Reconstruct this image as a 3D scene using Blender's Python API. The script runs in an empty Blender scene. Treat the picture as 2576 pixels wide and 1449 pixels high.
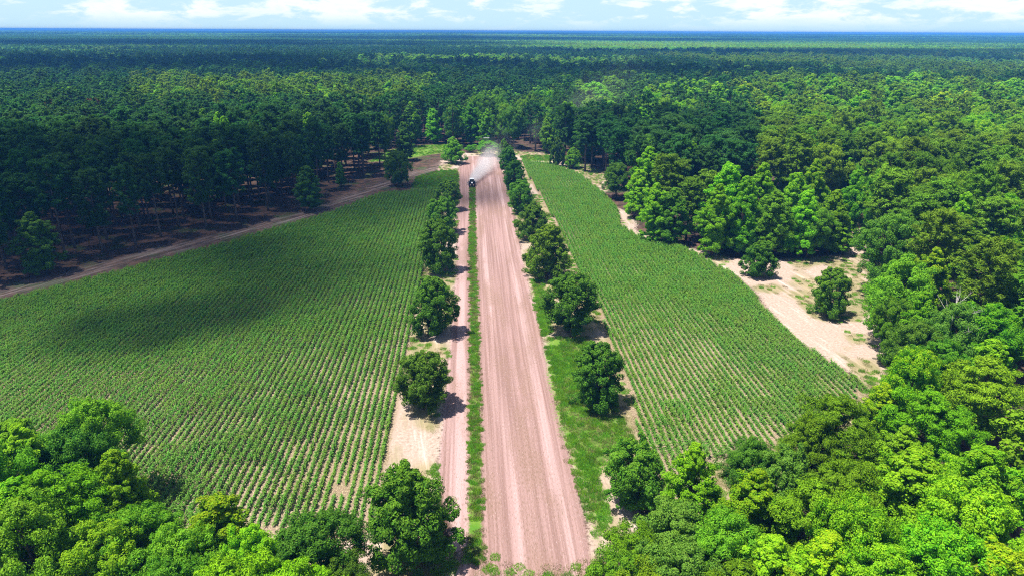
import bpy, math, random
import numpy as np
from mathutils import Vector, Matrix

RAD = math.radians
sc = bpy.context.scene
COL = sc.collection
rng = np.random.default_rng(7)
random.seed(7)

# ------------------------------------------------------------------ camera
FPX, CU, CV = 1717.3, 1288.0, 724.5          # focal length and centre of a 2576-wide frame
CAM = np.array([0.0, 0.0, 44.0])
PITCH, YAW, ROLL = RAD(20.60), RAD(3.4), RAD(0.28)
ROT = Matrix.Rotation(-YAW, 3, 'Z') @ Matrix.Rotation(math.pi / 2 - PITCH, 3, 'X') @ Matrix.Rotation(ROLL, 3, 'Z')
RN = np.array(ROT)

def ground(u, v, z=0.0):
    """place on the level z seen in direction (u, v)"""
    d = RN @ np.array([u - CU, -(v - CV), -FPX])
    t = (z - CAM[2]) / d[2]
    return CAM[:2] + d[:2] * t

def look(x, y, z):
    q = RN.T @ (np.array([x, y, z]) - CAM)
    return CU - q[0] / q[2] * FPX, CV + q[1] / q[2] * FPX, -q[2]

def look_many(P):
    q = (P - CAM) @ RN
    dz = np.where(q[:, 2] < -1e-3, q[:, 2], -1e-3)
    return CU - q[:, 0] / dz * FPX, CV + q[:, 1] / dz * FPX, -q[:, 2]

def gpoly(pts):
    return np.array([ground(u, v) for u, v in pts])

cam_data = bpy.data.cameras.new("camera")
cam = bpy.data.objects.new("camera", cam_data)
COL.objects.link(cam)
cam.matrix_world = Matrix.Translation(Vector(CAM)) @ ROT.to_4x4()
cam_data.sensor_width = 36.0
cam_data.lens = 24.0
cam_data.clip_start = 0.5
cam_data.clip_end = 60000
sc.camera = cam

# ------------------------------------------------------------------ sun and sky
LDIR = Vector((0.34, 0.07, -0.94)).normalized()       # the way sunlight travels
sun_d = bpy.data.lights.new("sun", 'SUN')
sun_d.energy = 5.0
sun_d.angle = RAD(0.53)
sun_d.color = (1.0, 0.955, 0.88)
sun = bpy.data.objects.new("sun", sun_d)
COL.objects.link(sun)
sun.rotation_euler = LDIR.to_track_quat('-Z', 'Y').to_euler()

world = bpy.data.worlds.new("World")
sc.world = world
world.use_nodes = True
wn, wl = world.node_tree.nodes, world.node_tree.links
wn.clear()
w_out = wn.new('ShaderNodeOutputWorld')
w_bg = wn.new('ShaderNodeBackground')
w_bg.inputs['Strength'].default_value = 0.060
sky = wn.new('ShaderNodeTexSky')
sky.sky_type = 'NISHITA'
sky.sun_disc = False
sky.sun_elevation = math.asin(-LDIR.z)
sky.sun_rotation = math.atan2(-LDIR.x, -LDIR.y)
sky.altitude = 100
sky.air_density = 1.0
sky.dust_density = 0.6
sky.ozone_density = 1.5

def N(nt, t, **kw):
    n = nt.nodes.new(t)
    for k, v in kw.items():
        setattr(n, k, v)
    return n

def M(nt, op, a, b=None, c=None, clamp=False):
    n = nt.nodes.new('ShaderNodeMath')
    n.operation = op
    n.use_clamp = clamp
    for i, s in enumerate((a, b, c)):
        if s is None:
            continue
        if isinstance(s, (int, float)):
            n.inputs[i].default_value = s
        else:
            nt.links.new(s, n.inputs[i])
    return n.outputs[0]

def MIX(nt, f, a, b, blend='MIX'):
    n = nt.nodes.new('ShaderNodeMix')
    n.data_type = 'RGBA'
    n.blend_type = blend
    for idx, s in ((0, f), (6, a), (7, b)):
        if isinstance(s, (int, float)):
            n.inputs[idx].default_value = s
        elif isinstance(s, tuple):
            n.inputs[idx].default_value = (*s[:3], 1)
        else:
            nt.links.new(s, n.inputs[idx])
    return n.outputs[2]

def RANGE(nt, x, a, b, c=0.0, d=1.0, smooth=True):
    n = nt.nodes.new('ShaderNodeMapRange')
    n.interpolation_type = 'SMOOTHSTEP' if smooth else 'LINEAR'
    for i, s in enumerate((x, a, b, c, d)):
        if isinstance(s, (int, float)):
            n.inputs[i].default_value = s
        else:
            nt.links.new(s, n.inputs[i])
    return n.outputs[0]

def NOISE(nt, vec, scale, detail=4, rough=0.55, dist=0.0):
    n = nt.nodes.new('ShaderNodeTexNoise')
    n.inputs['Scale'].default_value = scale
    n.inputs['Detail'].default_value = detail
    n.inputs['Roughness'].default_value = rough
    n.inputs['Distortion'].default_value = dist
    nt.links.new(vec, n.inputs['Vector'])
    return n.outputs['Fac']

def MAPV(nt, vec, scale=(1, 1, 1), loc=(0, 0, 0), rot=(0, 0, 0)):
    n = nt.nodes.new('ShaderNodeMapping')
    n.inputs['Scale'].default_value = scale
    n.inputs['Location'].default_value = loc
    n.inputs['Rotation'].default_value = rot
    nt.links.new(vec, n.inputs['Vector'])
    return n.outputs[0]

def TURN(nt, vec, ang, scale):
    return MAPV(nt, MAPV(nt, vec, rot=(0, 0, ang)), scale)

# broken cumulus over the whole sky, thinned into perspective towards the horizon
nt = world.node_tree
tc = N(nt, 'ShaderNodeTexCoord')
sep = N(nt, 'ShaderNodeSeparateXYZ')
nt.links.new(tc.outputs['Generated'], sep.inputs[0])
sv = MAPV(nt, tc.outputs['Generated'], (1, 1, 3.4))
n1 = NOISE(nt, sv, 15.0, 9, 0.62, 0.25)
n2 = NOISE(nt, MAPV(nt, tc.outputs['Generated'], (1, 1, 7.0)), 4.0, 3, 0.5)
cov = M(nt, 'ADD', M(nt, 'MULTIPLY', n1, 0.75), M(nt, 'MULTIPLY', n2, 0.40))
cmask = RANGE(nt, cov, 0.535, 0.66)
low = RANGE(nt, sep.outputs[2], 0.004, 0.022, 0.15, 1.0)
cmask = M(nt, 'MULTIPLY', M(nt, 'MULTIPLY', cmask, low), RANGE(nt, sep.outputs[2], 0.45, 0.15, 0.12, 1.0))
skyc = MIX(nt, RANGE(nt, sep.outputs[2], 0.35, 0.0, 0.0, 0.85), sky.outputs[0], (5.5, 8.1, 9.6))
cl_col = MIX(nt, RANGE(nt, n1, 0.5, 0.75), (9.6, 9.9, 10.0), (7.9, 9.0, 9.5))
nt.links.new(MIX(nt, M(nt, 'MULTIPLY', cmask, 0.9), skyc, cl_col), w_bg.inputs['Color'])
nt.links.new(w_bg.outputs[0], w_out.inputs['Surface'])

sc.view_settings.view_transform = 'Standard'
sc.view_settings.look = 'None'
sc.view_settings.exposure = 0.95
sc.view_settings.gamma = 1.0

# ------------------------------------------------------------------ tags and mesh helpers
def tag(o, label=None, cat=None, group=None, kind=None):
    if label: o['label'] = label
    if cat: o['category'] = cat
    if group: o['group'] = group
    if kind: o['kind'] = kind
    return o

def quad_mesh(name, verts, faces, mat=None, attrs=None, smooth=False):
    me = bpy.data.meshes.new(name)
    verts = np.asarray(verts, np.float32)
    faces = np.asarray(faces, np.int32)
    nf, k = faces.shape
    me.vertices.add(len(verts))
    me.vertices.foreach_set("co", verts.ravel())
    me.loops.add(nf * k)
    me.loops.foreach_set("vertex_index", faces.ravel())
    me.polygons.add(nf)
    me.polygons.foreach_set("loop_start", np.arange(0, nf * k, k, dtype=np.int32))
    if smooth:
        me.polygons.foreach_set("use_smooth", np.ones(nf, bool))
    for an, dom, val in (attrs or []):
        a = me.attributes.new(an, 'FLOAT', dom)
        a.data.foreach_set("value", np.asarray(val, np.float32))
    me.update(calc_edges=True)
    if mat is not None:
        me.materials.append(mat)
    return me

def link(name, me, parent=None, loc=None):
    o = bpy.data.objects.new(name, me)
    COL.objects.link(o)
    if parent is not None: o.parent = parent
    if loc is not None: o.location = loc
    return o

class Builder:
    """collects boxes, tubes and discs into one mesh"""
    def __init__(s):
        s.v, s.f = [], []
    def add(s, v, f):
        b = len(s.v)
        s.v += [tuple(map(float, p)) for p in v]
        s.f += [tuple(i + b for i in q) for q in f]
        return s
    def box(s, c, size, taper=(1, 1), shift=(0, 0)):
        x, y, z = (d / 2 for d in size)
        v = []
        for sz in (-1, 1):
            tx, ty = taper if sz > 0 else (1, 1)
            ox, oy = shift if sz > 0 else (0, 0)
            for sx, sy in ((-1, -1), (1, -1), (1, 1), (-1, 1)):
                v.append((c[0] + sx * x * tx + ox, c[1] + sy * y * ty + oy, c[2] + sz * z))
        return s.add(v, [(3, 2, 1, 0), (4, 5, 6, 7), (0, 1, 5, 4), (1, 2, 6, 5), (2, 3, 7, 6), (3, 0, 4, 7)])
    def tube(s, pts, radii, n=8, cap=True):
        pts = [Vector(p) for p in pts]
        v, f = [], []
        for i, p in enumerate(pts):
            d = (pts[min(i + 1, len(pts) - 1)] - pts[max(i - 1, 0)]).normalized()
            a = d.cross(Vector((0.31, 0.9, 0.2)) if abs(d.z) > 0.8 else Vector((0, 0, 1))).normalized()
            b = d.cross(a)
            for k in range(n):
                t = 2 * math.pi * k / n
                v.append(p + (a * math.cos(t) + b * math.sin(t)) * radii[i])
        for i in range(len(pts) - 1):
            for k in range(n):
                f.append((i * n + k, i * n + (k + 1) % n, (i + 1) * n + (k + 1) % n, (i + 1) * n + k))
        if cap:
            f.append(tuple(range(n - 1, -1, -1)))
            f.append(tuple((len(pts) - 1) * n + k for k in range(n)))
        return s.add(v, f)
    def lathe_x(s, c, prof, n=20):
        """a wheel-like body about the x axis: prof = [(x, r)]"""
        v, f = [], []
        for x, r in prof:
            for k in range(n):
                t = 2 * math.pi * k / n
                v.append((c[0] + x, c[1] + r * math.cos(t), c[2] + r * math.sin(t)))
        m = len(prof)
        for i in range(m - 1):
            for k in range(n):
                f.append((i * n + k, i * n + (k + 1) % n, (i + 1) * n + (k + 1) % n, (i + 1) * n + k))
        f.append(tuple(range(n - 1, -1, -1)))
        f.append(tuple((m - 1) * n + k for k in range(n)))
        return s.add(v, f)
    def mesh(s, name, mat, smooth=False):
        me = bpy.data.meshes.new(name)
        me.from_pydata(s.v, [], s.f)
        if smooth:
            me.polygons.foreach_set("use_smooth", np.ones(len(me.polygons), bool))
        me.materials.append(mat)
        me.update()
        return me
    def build(s, name, mat, parent=None, smooth=False, loc=None):
        return link(name, s.mesh(name, mat, smooth), parent, loc)

# ------------------------------------------------------------------ materials
def new_mat(name):
    m = bpy.data.materials.new(name)
    m.use_nodes = True
    m.node_tree.nodes.clear()
    return m, m.node_tree

LEAF_COLOURS = {}
def leaf_mat(name, base, young, young_amt=0.6, transl=0.3, var=0.25, rough=0.7, spec=0.10, ov=0.44):
    m, t = new_mat(name)
    out = N(t, 'ShaderNodeOutputMaterial')
    tip = N(t, 'ShaderNodeAttribute', attribute_name='tip').outputs['Fac']
    rnd = N(t, 'ShaderNodeAttribute', attribute_name='rnd').outputs['Fac']
    oi = N(t, 'ShaderNodeObjectInfo').outputs['Random']
    if base is None:          # the tree's own leaf colours, kept on the crown
        base = N(t, 'ShaderNodeAttribute', attribute_type='OBJECT', attribute_name='leaf_colour').outputs['Color']
        young = N(t, 'ShaderNodeAttribute', attribute_type='OBJECT', attribute_name='young_leaf_colour').outputs['Color']
    else:
        LEAF_COLOURS[m.name] = (base, young)
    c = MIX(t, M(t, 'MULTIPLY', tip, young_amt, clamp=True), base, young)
    hsv = N(t, 'ShaderNodeHueSaturation')
    t.links.new(M(t, 'ADD', 0.485, M(t, 'MULTIPLY', oi, 0.03)), hsv.inputs['Hue'])
    hsv.inputs['Saturation'].default_value = 1.0
    val = M(t, 'MULTIPLY', M(t, 'ADD', 1 - var, M(t, 'MULTIPLY', rnd, 2 * var)),
            M(t, 'ADD', 1 - ov / 2, M(t, 'MULTIPLY', M(t, 'FRACT', M(t, 'MULTIPLY', oi, 7.31)), ov)))
    t.links.new(val, hsv.inputs['Value'])
    t.links.new(c, hsv.inputs['Color'])
    p = N(t, 'ShaderNodeBsdfPrincipled')
    p.inputs['Roughness'].default_value = rough
    p.inputs['Specular IOR Level'].default_value = spec
    t.links.new(hsv.outputs[0], p.inputs['Base Color'])
    tr = N(t, 'ShaderNodeBsdfTranslucent')
    tcol = MIX(t, 0.5, hsv.outputs[0], MIX(t, 1.0, hsv.outputs[0], (1.6, 1.5, 0.5), 'MULTIPLY'))
    t.links.new(tcol, tr.inputs['Color'])
    mx = N(t, 'ShaderNodeMixShader')
    mx.inputs[0].default_value = transl
    t.links.new(p.outputs[0], mx.inputs[1])
    t.links.new(tr.outputs[0], mx.inputs[2])
    t.links.new(mx.outputs[0], out.inputs['Surface'])
    return m

def solid_mat(name, col, rough=0.6, metal=0.0, spec=0.4, noise=0.0, nscale=8.0, trans=0.0):
    m, t = new_mat(name)
    out = N(t, 'ShaderNodeOutputMaterial')
    p = N(t, 'ShaderNodeBsdfPrincipled')
    p.inputs['Roughness'].default_value = rough
    p.inputs['Metallic'].default_value = metal
    p.inputs['Specular IOR Level'].default_value = spec
    if noise > 0:
        g = N(t, 'ShaderNodeTexCoord')
        f = NOISE(t, g.outputs['Object'], nscale, 5)
        a = tuple(x * (1 - noise) for x in col)
        b = tuple(min(1, x * (1 + noise)) for x in col)
        t.links.new(MIX(t, RANGE(t, f, 0.35, 0.65), a, b), p.inputs['Base Color'])
    else:
        p.inputs['Base Color'].default_value = (*col, 1)
    t.links.new(p.outputs[0], out.inputs['Surface'])
    return m

L = dict(
    pine=leaf_mat('pine needles', (0.036, 0.128, 0.020), (0.08, 0.20, 0.03), 0.5, 0.25, 0.32),
    pine_olive=leaf_mat('olive pine needles', (0.120, 0.250, 0.012), (0.21, 0.34, 0.018), 0.55, 0.28, 0.3),
    pine_red=leaf_mat('browned pine needles', (0.17, 0.058, 0.026), (0.21, 0.08, 0.03), 0.4, 0.25, 0.3),
    oak=leaf_mat('dark tree leaves', (0.060, 0.180, 0.014), (0.16, 0.31, 0.02), 0.65, 0.28, 0.32),
    oak_tip=leaf_mat('oak leaves with new growth', (0.066, 0.180, 0.012), (0.22, 0.35, 0.018), 0.7, 0.28, 0.32),
    mid=leaf_mat('mid green leaves', (0.100, 0.285, 0.012), (0.21, 0.40, 0.016), 0.65, 0.38, 0.3),
    bright=leaf_mat('bright green leaves', (0.125, 0.370, 0.008), (0.30, 0.50, 0.010), 0.7, 0.42, 0.3),
    yellow=leaf_mat('yellow green leaves', (0.130, 0.340, 0.005), (0.40, 0.48, 0.007), 0.85, 0.42, 0.3),
    lime=leaf_mat('lime green leaves', (0.155, 0.360, 0.006), (0.27, 0.48, 0.008), 0.6, 0.42, 0.28),
    grey=leaf_mat('grey green leaves', (0.090, 0.220, 0.022), (0.18, 0.31, 0.03), 0.5, 0.36, 0.3),
    olive=leaf_mat('olive green leaves', (0.130, 0.270, 0.008), (0.22, 0.36, 0.010), 0.6, 0.36, 0.3),
)
NEEDLES = leaf_mat('needles', None, None, 0.5, 0.26, 0.3)
LEAVES = leaf_mat('leaves', None, None, 0.68, 0.34, 0.3)
BARK = solid_mat('grey brown bark', (0.10, 0.075, 0.06), 0.9, 0, 0.1, 0.45, 3.0)
PINEBARK = solid_mat('pine bark', (0.105, 0.082, 0.072), 0.9, 0, 0.1, 0.4, 2.5)
DEADWOOD = solid_mat('bleached dead wood', (0.42, 0.38, 0.35), 0.85, 0, 0.1, 0.25, 4.0)

# ------------------------------------------------------------------ foliage
def unit(v):
    return v / np.maximum(np.linalg.norm(v, axis=1, keepdims=True), 1e-6)

def leaf_cards(p, nrm, ln, wd, r, along=None):
    """diamond leaf faces at p facing nrm"""
    n = len(p)
    t = r.normal(size=(n, 3)) if along is None else along + r.normal(size=(n, 3)) * 0.45
    t = unit(t - nrm * np.sum(t * nrm, 1, keepdims=True))
    b = np.cross(nrm, t)
    s = r.uniform(0.7, 1.3, (n, 1))
    v = np.empty((n, 4, 3))
    v[:, 0] = p - t * ln * s
    v[:, 1] = p + b * wd * s + nrm * 0.18 * ln * s
    v[:, 2] = p + t * ln * s
    v[:, 3] = p - b * wd * s + nrm * 0.18 * ln * s
    return v.reshape(-1, 3), np.arange(n * 4).reshape(n, 4)

def prof_round(t):
    return math.sqrt(max(0.0, 1 - ((t - 0.45) / 0.56) ** 2))
def prof_oval(t):
    return math.sqrt(max(0.0, 1 - ((t - 0.38) / 0.64) ** 2)) * (1 - 0.15 * t)
def prof_cone(t):
    return min(1.0, 0.55 + 2.2 * t) * (max(0.0, 1 - t) ** 0.50) * 1.08
def prof_wide(t):
    return math.sqrt(max(0.0, 1 - ((t - 0.55) / 0.47) ** 2))

def broadleaf(seed, H, R, t0, prof, nb, nsub, nleaf, ls, flat=0.8, br=0.27, lobes=0.18, inner=0.3, droop=0.0, lean=0.0):
    r = np.random.default_rng(seed)
    tb = Builder()
    hz = np.linspace(0, 0.93 * H, 9)
    wob = np.cumsum(r.normal(0, 0.02 * R, (9, 2)), 0)
    wob[:, 0] += lean * hz
    tr = 0.016 * H + 0.06
    tb.tube([(wob[i, 0], wob[i, 1], hz[i] - (0.25 if i == 0 else 0)) for i in range(9)],
            [tr * (1.35 if i == 0 else (1 - 0.1 * i)) for i in range(9)], 8)
    ph = r.uniform(0, 6.28, 3)
    centers, rad, outw = [], [], []
    for i in range(nb):
        t = (i + r.uniform(0.1, 0.9)) / nb
        az = i * 2.39996 + r.normal(0, 0.25)
        env = R * prof(t) * (1 + lobes * math.sin(2 * az + ph[0] + 4 * t) + lobes * 0.7 * math.sin(5 * az + ph[1] - 7 * t))
        fr = r.uniform(0.35, 0.65) if r.random() < inner else r.uniform(0.72, 1.0)
        z = H * (t0 + (1 - t0) * t * 0.94) + r.normal(0, 0.015 * H)
        rr = max(0.0, env * fr - br * R * 0.45)
        k = min(8, int(z / (0.93 * H) * 8))
        cx, cy = wob[k]
        e = np.array([cx + math.cos(az) * rr, cy + math.sin(az) * rr, z - droop * rr])
        zs = max(0.12 * H, z - 0.55 * rr - 0.4)
        ks = min(8, int(zs / (0.93 * H) * 8))
        s0 = np.array([wob[ks, 0], wob[ks, 1], zs])
        mid = (s0 + e) / 2 + np.array([0, 0, -0.06 * rr])
        lr = max(0.03, 0.35 * tr * (1 - 0.6 * t))
        tb.tube([s0, mid, e], [lr, lr * 0.7, lr * 0.3], 5, False)
        b = br * R * (0.62 + 0.45 * prof(t)) * r.uniform(0.75, 1.2)
        for j in range(nsub):
            d = r.normal(size=3)
            d /= np.linalg.norm(d)
            d[:2] += np.array([math.cos(az), math.sin(az)]) * 0.35
            q = d * b * r.uniform(0.45, 1.0)
            q[2] *= flat
            centers.append(e + q)
            rad.append(b * r.uniform(0.36, 0.58))
            o = np.array([math.cos(az), math.sin(az), 0.0]) * 0.5 + d * 0.8 + np.array([0, 0, 0.25])
            outw.append(o)
    centers, rad, outw = np.array(centers), np.array(rad), unit(np.array(outw))
    m = len(centers)
    idx = np.repeat(np.arange(m), nleaf)
    d = unit(r.normal(size=(m * nleaf, 3)))
    p = centers[idx] + d * (rad[idx] * r.uniform(0.55, 1.08, m * nleaf) ** 0.6)[:, None] * np.array([1, 1, flat])
    nrm = unit(0.75 * d + 0.35 * outw[idx] + np.array([0, 0, 0.35]) + r.normal(size=p.shape) * 0.52)
    v, f = leaf_cards(p, nrm, ls, ls * 0.6, r)
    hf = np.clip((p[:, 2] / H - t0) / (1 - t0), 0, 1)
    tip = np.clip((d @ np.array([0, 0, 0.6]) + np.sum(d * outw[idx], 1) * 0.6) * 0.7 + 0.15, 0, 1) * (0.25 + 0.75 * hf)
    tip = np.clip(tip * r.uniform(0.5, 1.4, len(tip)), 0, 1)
    rnd = 0.6 * r.random(len(p)) + 0.4 * r.random(m)[idx]
    return tb, v, f, tip, rnd

def pine(seed, H, R, t0, nl, nt_, nn, ls, shape='round', lod=1.0):
    r = np.random.default_rng(seed)
    tb = Builder()
    hz = np.linspace(0, 0.97 * H, 8)
    wob = np.cumsum(r.normal(0, 0.05, (8, 2)), 0)
    tr = 0.0105 * H + 0.04
    tb.tube([(wob[i, 0], wob[i, 1], hz[i] - (0.3 if i == 0 else 0)) for i in range(8)],
            [tr * (1.25 if i == 0 else 1 - 0.11 * i) for i in range(8)], 7)
    C, RA, AZ = [], [], []
    for i in range(nl):
        t = (i + r.uniform(0, 1)) / nl
        az = i * 2.39996 + r.normal(0, 0.4)
        if shape == 'round':
            env = R * (0.62 + 0.38 * math.sin(min(1, t * 1.5 + 0.15) * math.pi / 2)) * math.sqrt(max(0.03, 1 - max(0, (t - 0.45) / 0.58) ** 2))
        else:
            env = R * (1.05 - t) ** 0.7
        env *= r.uniform(0.65, 1.12)
        z0 = H * (t0 + (1 - t0) * t * 0.93)
        k = min(7, int(z0 / (0.97 * H) * 7))
        s0 = np.array([wob[k, 0], wob[k, 1], z0])
        rise = (0.12 + 0.75 * t) * env * r.uniform(0.3, 1.4)
        e = s0 + np.array([math.cos(az) * env, math.sin(az) * env, rise])
        tb.tube([s0, s0 * 0.45 + e * 0.55 + np.array([0, 0, -0.05 * env]), e], [0.3 * tr * (1.15 - t) + 0.015, 0.2 * tr * (1.15 - t) + 0.012, 0.01], 4, False)
        for j in range(nt_):
            w = 0.42 + 0.6 * (j + r.uniform(0, 1)) / nt_
            q = s0 + (e - s0) * w + r.normal(0, 1, 3) * np.array([0.15, 0.15, 0.13]) * env
            C.append(q); RA.append(r.uniform(0.5, 0.95) * (0.34 + 0.085 * R)); AZ.append((math.cos(az), math.sin(az), 0.5))
    # a tuft on the leader
    for j in range(max(3, nt_)):
        C.append(np.array([wob[7, 0], wob[7, 1], H * 0.97]) + r.normal(0, 0.35, 3)); RA.append(0.6); AZ.append((0, 0, 1))
    C, RA, AZ = np.array(C), np.array(RA), np.array(AZ)
    m = len(C)
    idx = np.repeat(np.arange(m), nn)
    d = unit(r.normal(size=(m * nn, 3)) + AZ[idx] * 0.35 + np.array([0, 0, 0.2]))
    p = C[idx] + d * (RA[idx] * r.uniform(0.25, 1.0, m * nn))[:, None] * np.array([1, 1, 0.92])
    nrm = unit(0.6 * d + np.array([0, 0, 0.4]) + r.normal(size=p.shape) * 0.45)
    v, f = leaf_cards(p, nrm, ls, ls * 0.21, r, along=d)
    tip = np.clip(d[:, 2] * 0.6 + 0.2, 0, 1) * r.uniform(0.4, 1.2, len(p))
    rnd = 0.6 * r.random(len(p)) + 0.4 * r.random(m)[idx]
    return tb, v, f, np.clip(tip, 0, 1), rnd

class Kind:
    """one grown form: trunk mesh and crown mesh shared by every tree of that form"""
    def __init__(s, name, parts, H, R, mat, bark):
        tb, v, f, tip, rnd = parts
        s.H, s.R = H, R
        s.trunk = tb.mesh(name + '_trunk', bark, True)
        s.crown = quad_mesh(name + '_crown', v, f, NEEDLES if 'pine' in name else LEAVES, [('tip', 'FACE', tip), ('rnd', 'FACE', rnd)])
        s.raw = (v, f, tip, rnd)

K = {}
# street-side trees: low dense oval crowns
for i, (t0, pr) in enumerate([(0.12, prof_oval), (0.14, prof_round), (0.10, prof_oval), (0.13, prof_round), (0.12, prof_cone)]):
    K['oak%d' % i] = Kind('oak', broadleaf(20 + i, 8, 3.3, t0, pr, 84, 7, 104, 0.090, 0.9, 0.235, 0.17, 0.28), 8, 3.3, L['oak'], BARK)
# tall conical trees
for i in range(3):
    K['gum%d' % i] = Kind('gum', broadleaf(40 + i, 17, 3.6, 0.10, prof_cone, 96, 7, 116, 0.104, 0.95, 0.25, 0.2, 0.25), 17, 3.6, L['bright'], BARK)
# broad rounded woodland trees
for i in range(4):
    K['round%d' % i] = Kind('round', broadleaf(60 + i, 13, 4.6, 0.25, (prof_round, prof_wide)[i % 2], 76, 8, 140, 0.100, 0.92, 0.25, 0.22, 0.25), 13, 4.6, L['mid'], BARK)
# layered, feathery crowns
for i in range(2):
    K['feather%d' % i] = Kind('feather', broadleaf(80 + i, 12, 4.8, 0.28, prof_wide, 80, 9, 116, 0.104, 0.5, 0.25, 0.25, 0.2, 0.12), 12, 4.8, L['lime'], BARK)
# pines
for i in range(5):
    K['pine%d' % i] = Kind('pine', pine(100 + i, 19, 3.1, (0.46, 0.52, 0.42, 0.56, 0.32)[i], (50, 44, 54, 40, 60)[i], 7, 52, 0.23), 19, 3.1, L['pine'], PINEBARK)
# lighter-built forms of the same for the farther wood
for i in range(3):
    K['farpine%d' % i] = Kind('farpine', pine(120 + i, 19, 3.2, 0.38, 34, 3, 30, 0.40), 19, 3.2, L['pine'], PINEBARK)
for i in range(3):
    K['farround%d' % i] = Kind('farround', broadleaf(140 + i, 16, 4.2, 0.3, (prof_round, prof_wide, prof_cone)[i], 36, 5, 34, 0.30, 0.95, 0.28, 0.22, 0.15), 16, 4.2, L['mid'], BARK)

ALL_TREES = []      # x, y, radius
def plant(kind, name, x, y, H, R, mat, label, cat='tree', group=None, rz=None):
    k = K[kind]
    root = bpy.data.objects.new(name, None)
    root.empty_display_size = 0.5
    COL.objects.link(root)
    root.location = (x, y, 0)
    root.rotation_euler = (0, 0, random.uniform(0, 6.28) if rz is None else rz)
    root.scale = (R / k.R, R / k.R, H / k.H)
    tag(root, label, cat, group)
    t = bpy.data.objects.new('trunk', k.trunk); COL.objects.link(t); t.parent = root
    c = bpy.data.objects.new('crown', k.crown); COL.objects.link(c); c.parent = root
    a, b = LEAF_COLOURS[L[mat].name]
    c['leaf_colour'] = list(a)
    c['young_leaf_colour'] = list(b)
    ALL_TREES.append((x, y, R))
    return root

def height_at(x, y, v):
    lo, hi = 0.0, 40.0
    for _ in range(40):
        m = (lo + hi) / 2
        if look(x, y, m)[1] > v: lo = m
        else: hi = m
    return lo

# ------------------------------------------------------------------ the layout of the open ground
FIELD_L = gpoly([(1109, 476), (950, 492), (820, 540), (600, 607), (400, 660), (200, 714), (0, 762), (-300, 840), (-520, 905),
                 (-450, 1060), (0, 1150), (330, 1300), (450, 1345), (650, 1372), (840, 1372), (925, 1350), (970, 1218), (1006, 1006), (1036, 850)])
FIELD_R = gpoly([(1309, 408), (1385, 414), (1463, 442), (1516, 485), (1556, 528), (1566, 570), (1606, 595), (1717, 622), (1850, 692),
                 (2000, 850), (2180, 972), (2110, 1060), (2000, 1100), (1850, 1140), (1700, 1200), (1640, 1180), (1601, 1102), (1577, 987), (1508, 798), (1424, 620), (1352, 485), (1318, 430)])
STRIP = gpoly([(1120, 1520), (1128, 1408), (1140, 1330), (1108, 1230), (1104, 1144), (1118, 1000), (1130, 880), (1146, 700), (1152, 560), (1150, 430), (1176, 394),
               (1252, 393), (1262, 430), (1290, 540), (1482, 1380), (1500, 1520)])
MARGIN_R = gpoly([(1640, 1180), (1700, 1195), (1850, 1135), (2110, 1055), (2180, 968), (2250, 985), (2160, 1125), (1860, 1280), (1680, 1330)])
MARGIN_L = gpoly([(-300, 1090), (0, 1140), (330, 1290), (650, 1365), (925, 1345), (945, 1440), (650, 1460), (330, 1390), (0, 1245), (-300, 1170)])
VERGE_B = gpoly([(1000, 1700), (1060, 1390), (1140, 1380), (1300, 1385), (1490, 1375), (1530, 1440), (1540, 1700)])
GRASS_MID = gpoly([(1180, 1412), (1213, 1410), (1204.5, 859), (1196, 650), (1193, 472), (1183, 472), (1182, 650), (1184, 859)])
GRASS_R = gpoly([(1372, 850), (1480, 845), (1555, 1040), (1590, 1100), (1530, 1130), (1500, 1200), (1530, 1310), (1500, 1340), (1462, 1240),
                 (1440, 1150), (1402, 1000)])
GRASS_R2 = gpoly([(1338, 705), (1365, 705), (1385, 840), (1366, 845)])
GRASS_R3 = gpoly([(1310, 393), (1385, 391), (1390, 406), (1315, 406)])
GRASS_L = gpoly([(1040, 472), (1050, 446), (1110, 430), (1150, 432), (1152, 470), (1096, 482)])
GRASS_FAR = gpoly([(930, 408), (985, 378), (1060, 366), (1120, 364), (1122, 384), (1010, 402)])
VERGE_L = gpoly([(1097, 476), (1150, 450), (1152, 700), (1130, 880), (1104, 1144), (1095, 1500), (860, 1500), (905, 1330)])
VERGE_R = gpoly([(1262, 430), (1340, 408), (1460, 640), (1690, 1160), (1620, 1240), (1560, 1420), (1510, 1500), (1480, 1385), (1290, 540)])
CLEARING = gpoly([(1545, 520), (1580, 540), (1605, 582), (1700, 612), (1790, 640), (1870, 655), (1990, 650), (2135, 640), (2140, 600), (2160, 570), (2185, 580),
                  (2190, 700), (2215, 800), (2250, 930), (2215, 985), (2180, 975), (2000, 852), (1850, 692), (1717, 622), (1606, 597), (1560, 570)])
APRON = gpoly([(1100, 430), (1110, 405), (1175, 384), (1260, 378), (1400, 388), (1520, 432), (1545, 470), (1516, 485), (1463, 442), (1385, 412), (1310, 404), (1255, 400), (1176, 396), (1150, 432)])
OPEN = gpoly([(1172, 374), (1060, 395), (960, 432), (850, 476), (740, 522), (600, 560), (380, 622), (220, 658), (0, 714), (-300, 792), (-560, 850),
              (-500, 1090), (0, 1165), (200, 1225), (330, 1320), (500, 1390), (650, 1425), (800, 1470), (930, 1520), (1000, 1560), (1050, 1650),
              (1480, 1650), (1495, 1560), (1520, 1420), (1600, 1330), (1700, 1265), (1850, 1215), (2000, 1165), (2150, 1080), (2230, 1010), (2262, 950),
              (2240, 890), (2215, 800), (2195, 740), (2182, 660), (2192, 600), (2155, 572), (2130, 632), (1990, 645), (1860, 645), (1780, 633),
              (1690, 603), (1600, 570), (1580, 505), (1520, 470), (1480, 440), (1400, 425), (1392, 392), (1250, 376)])
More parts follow.
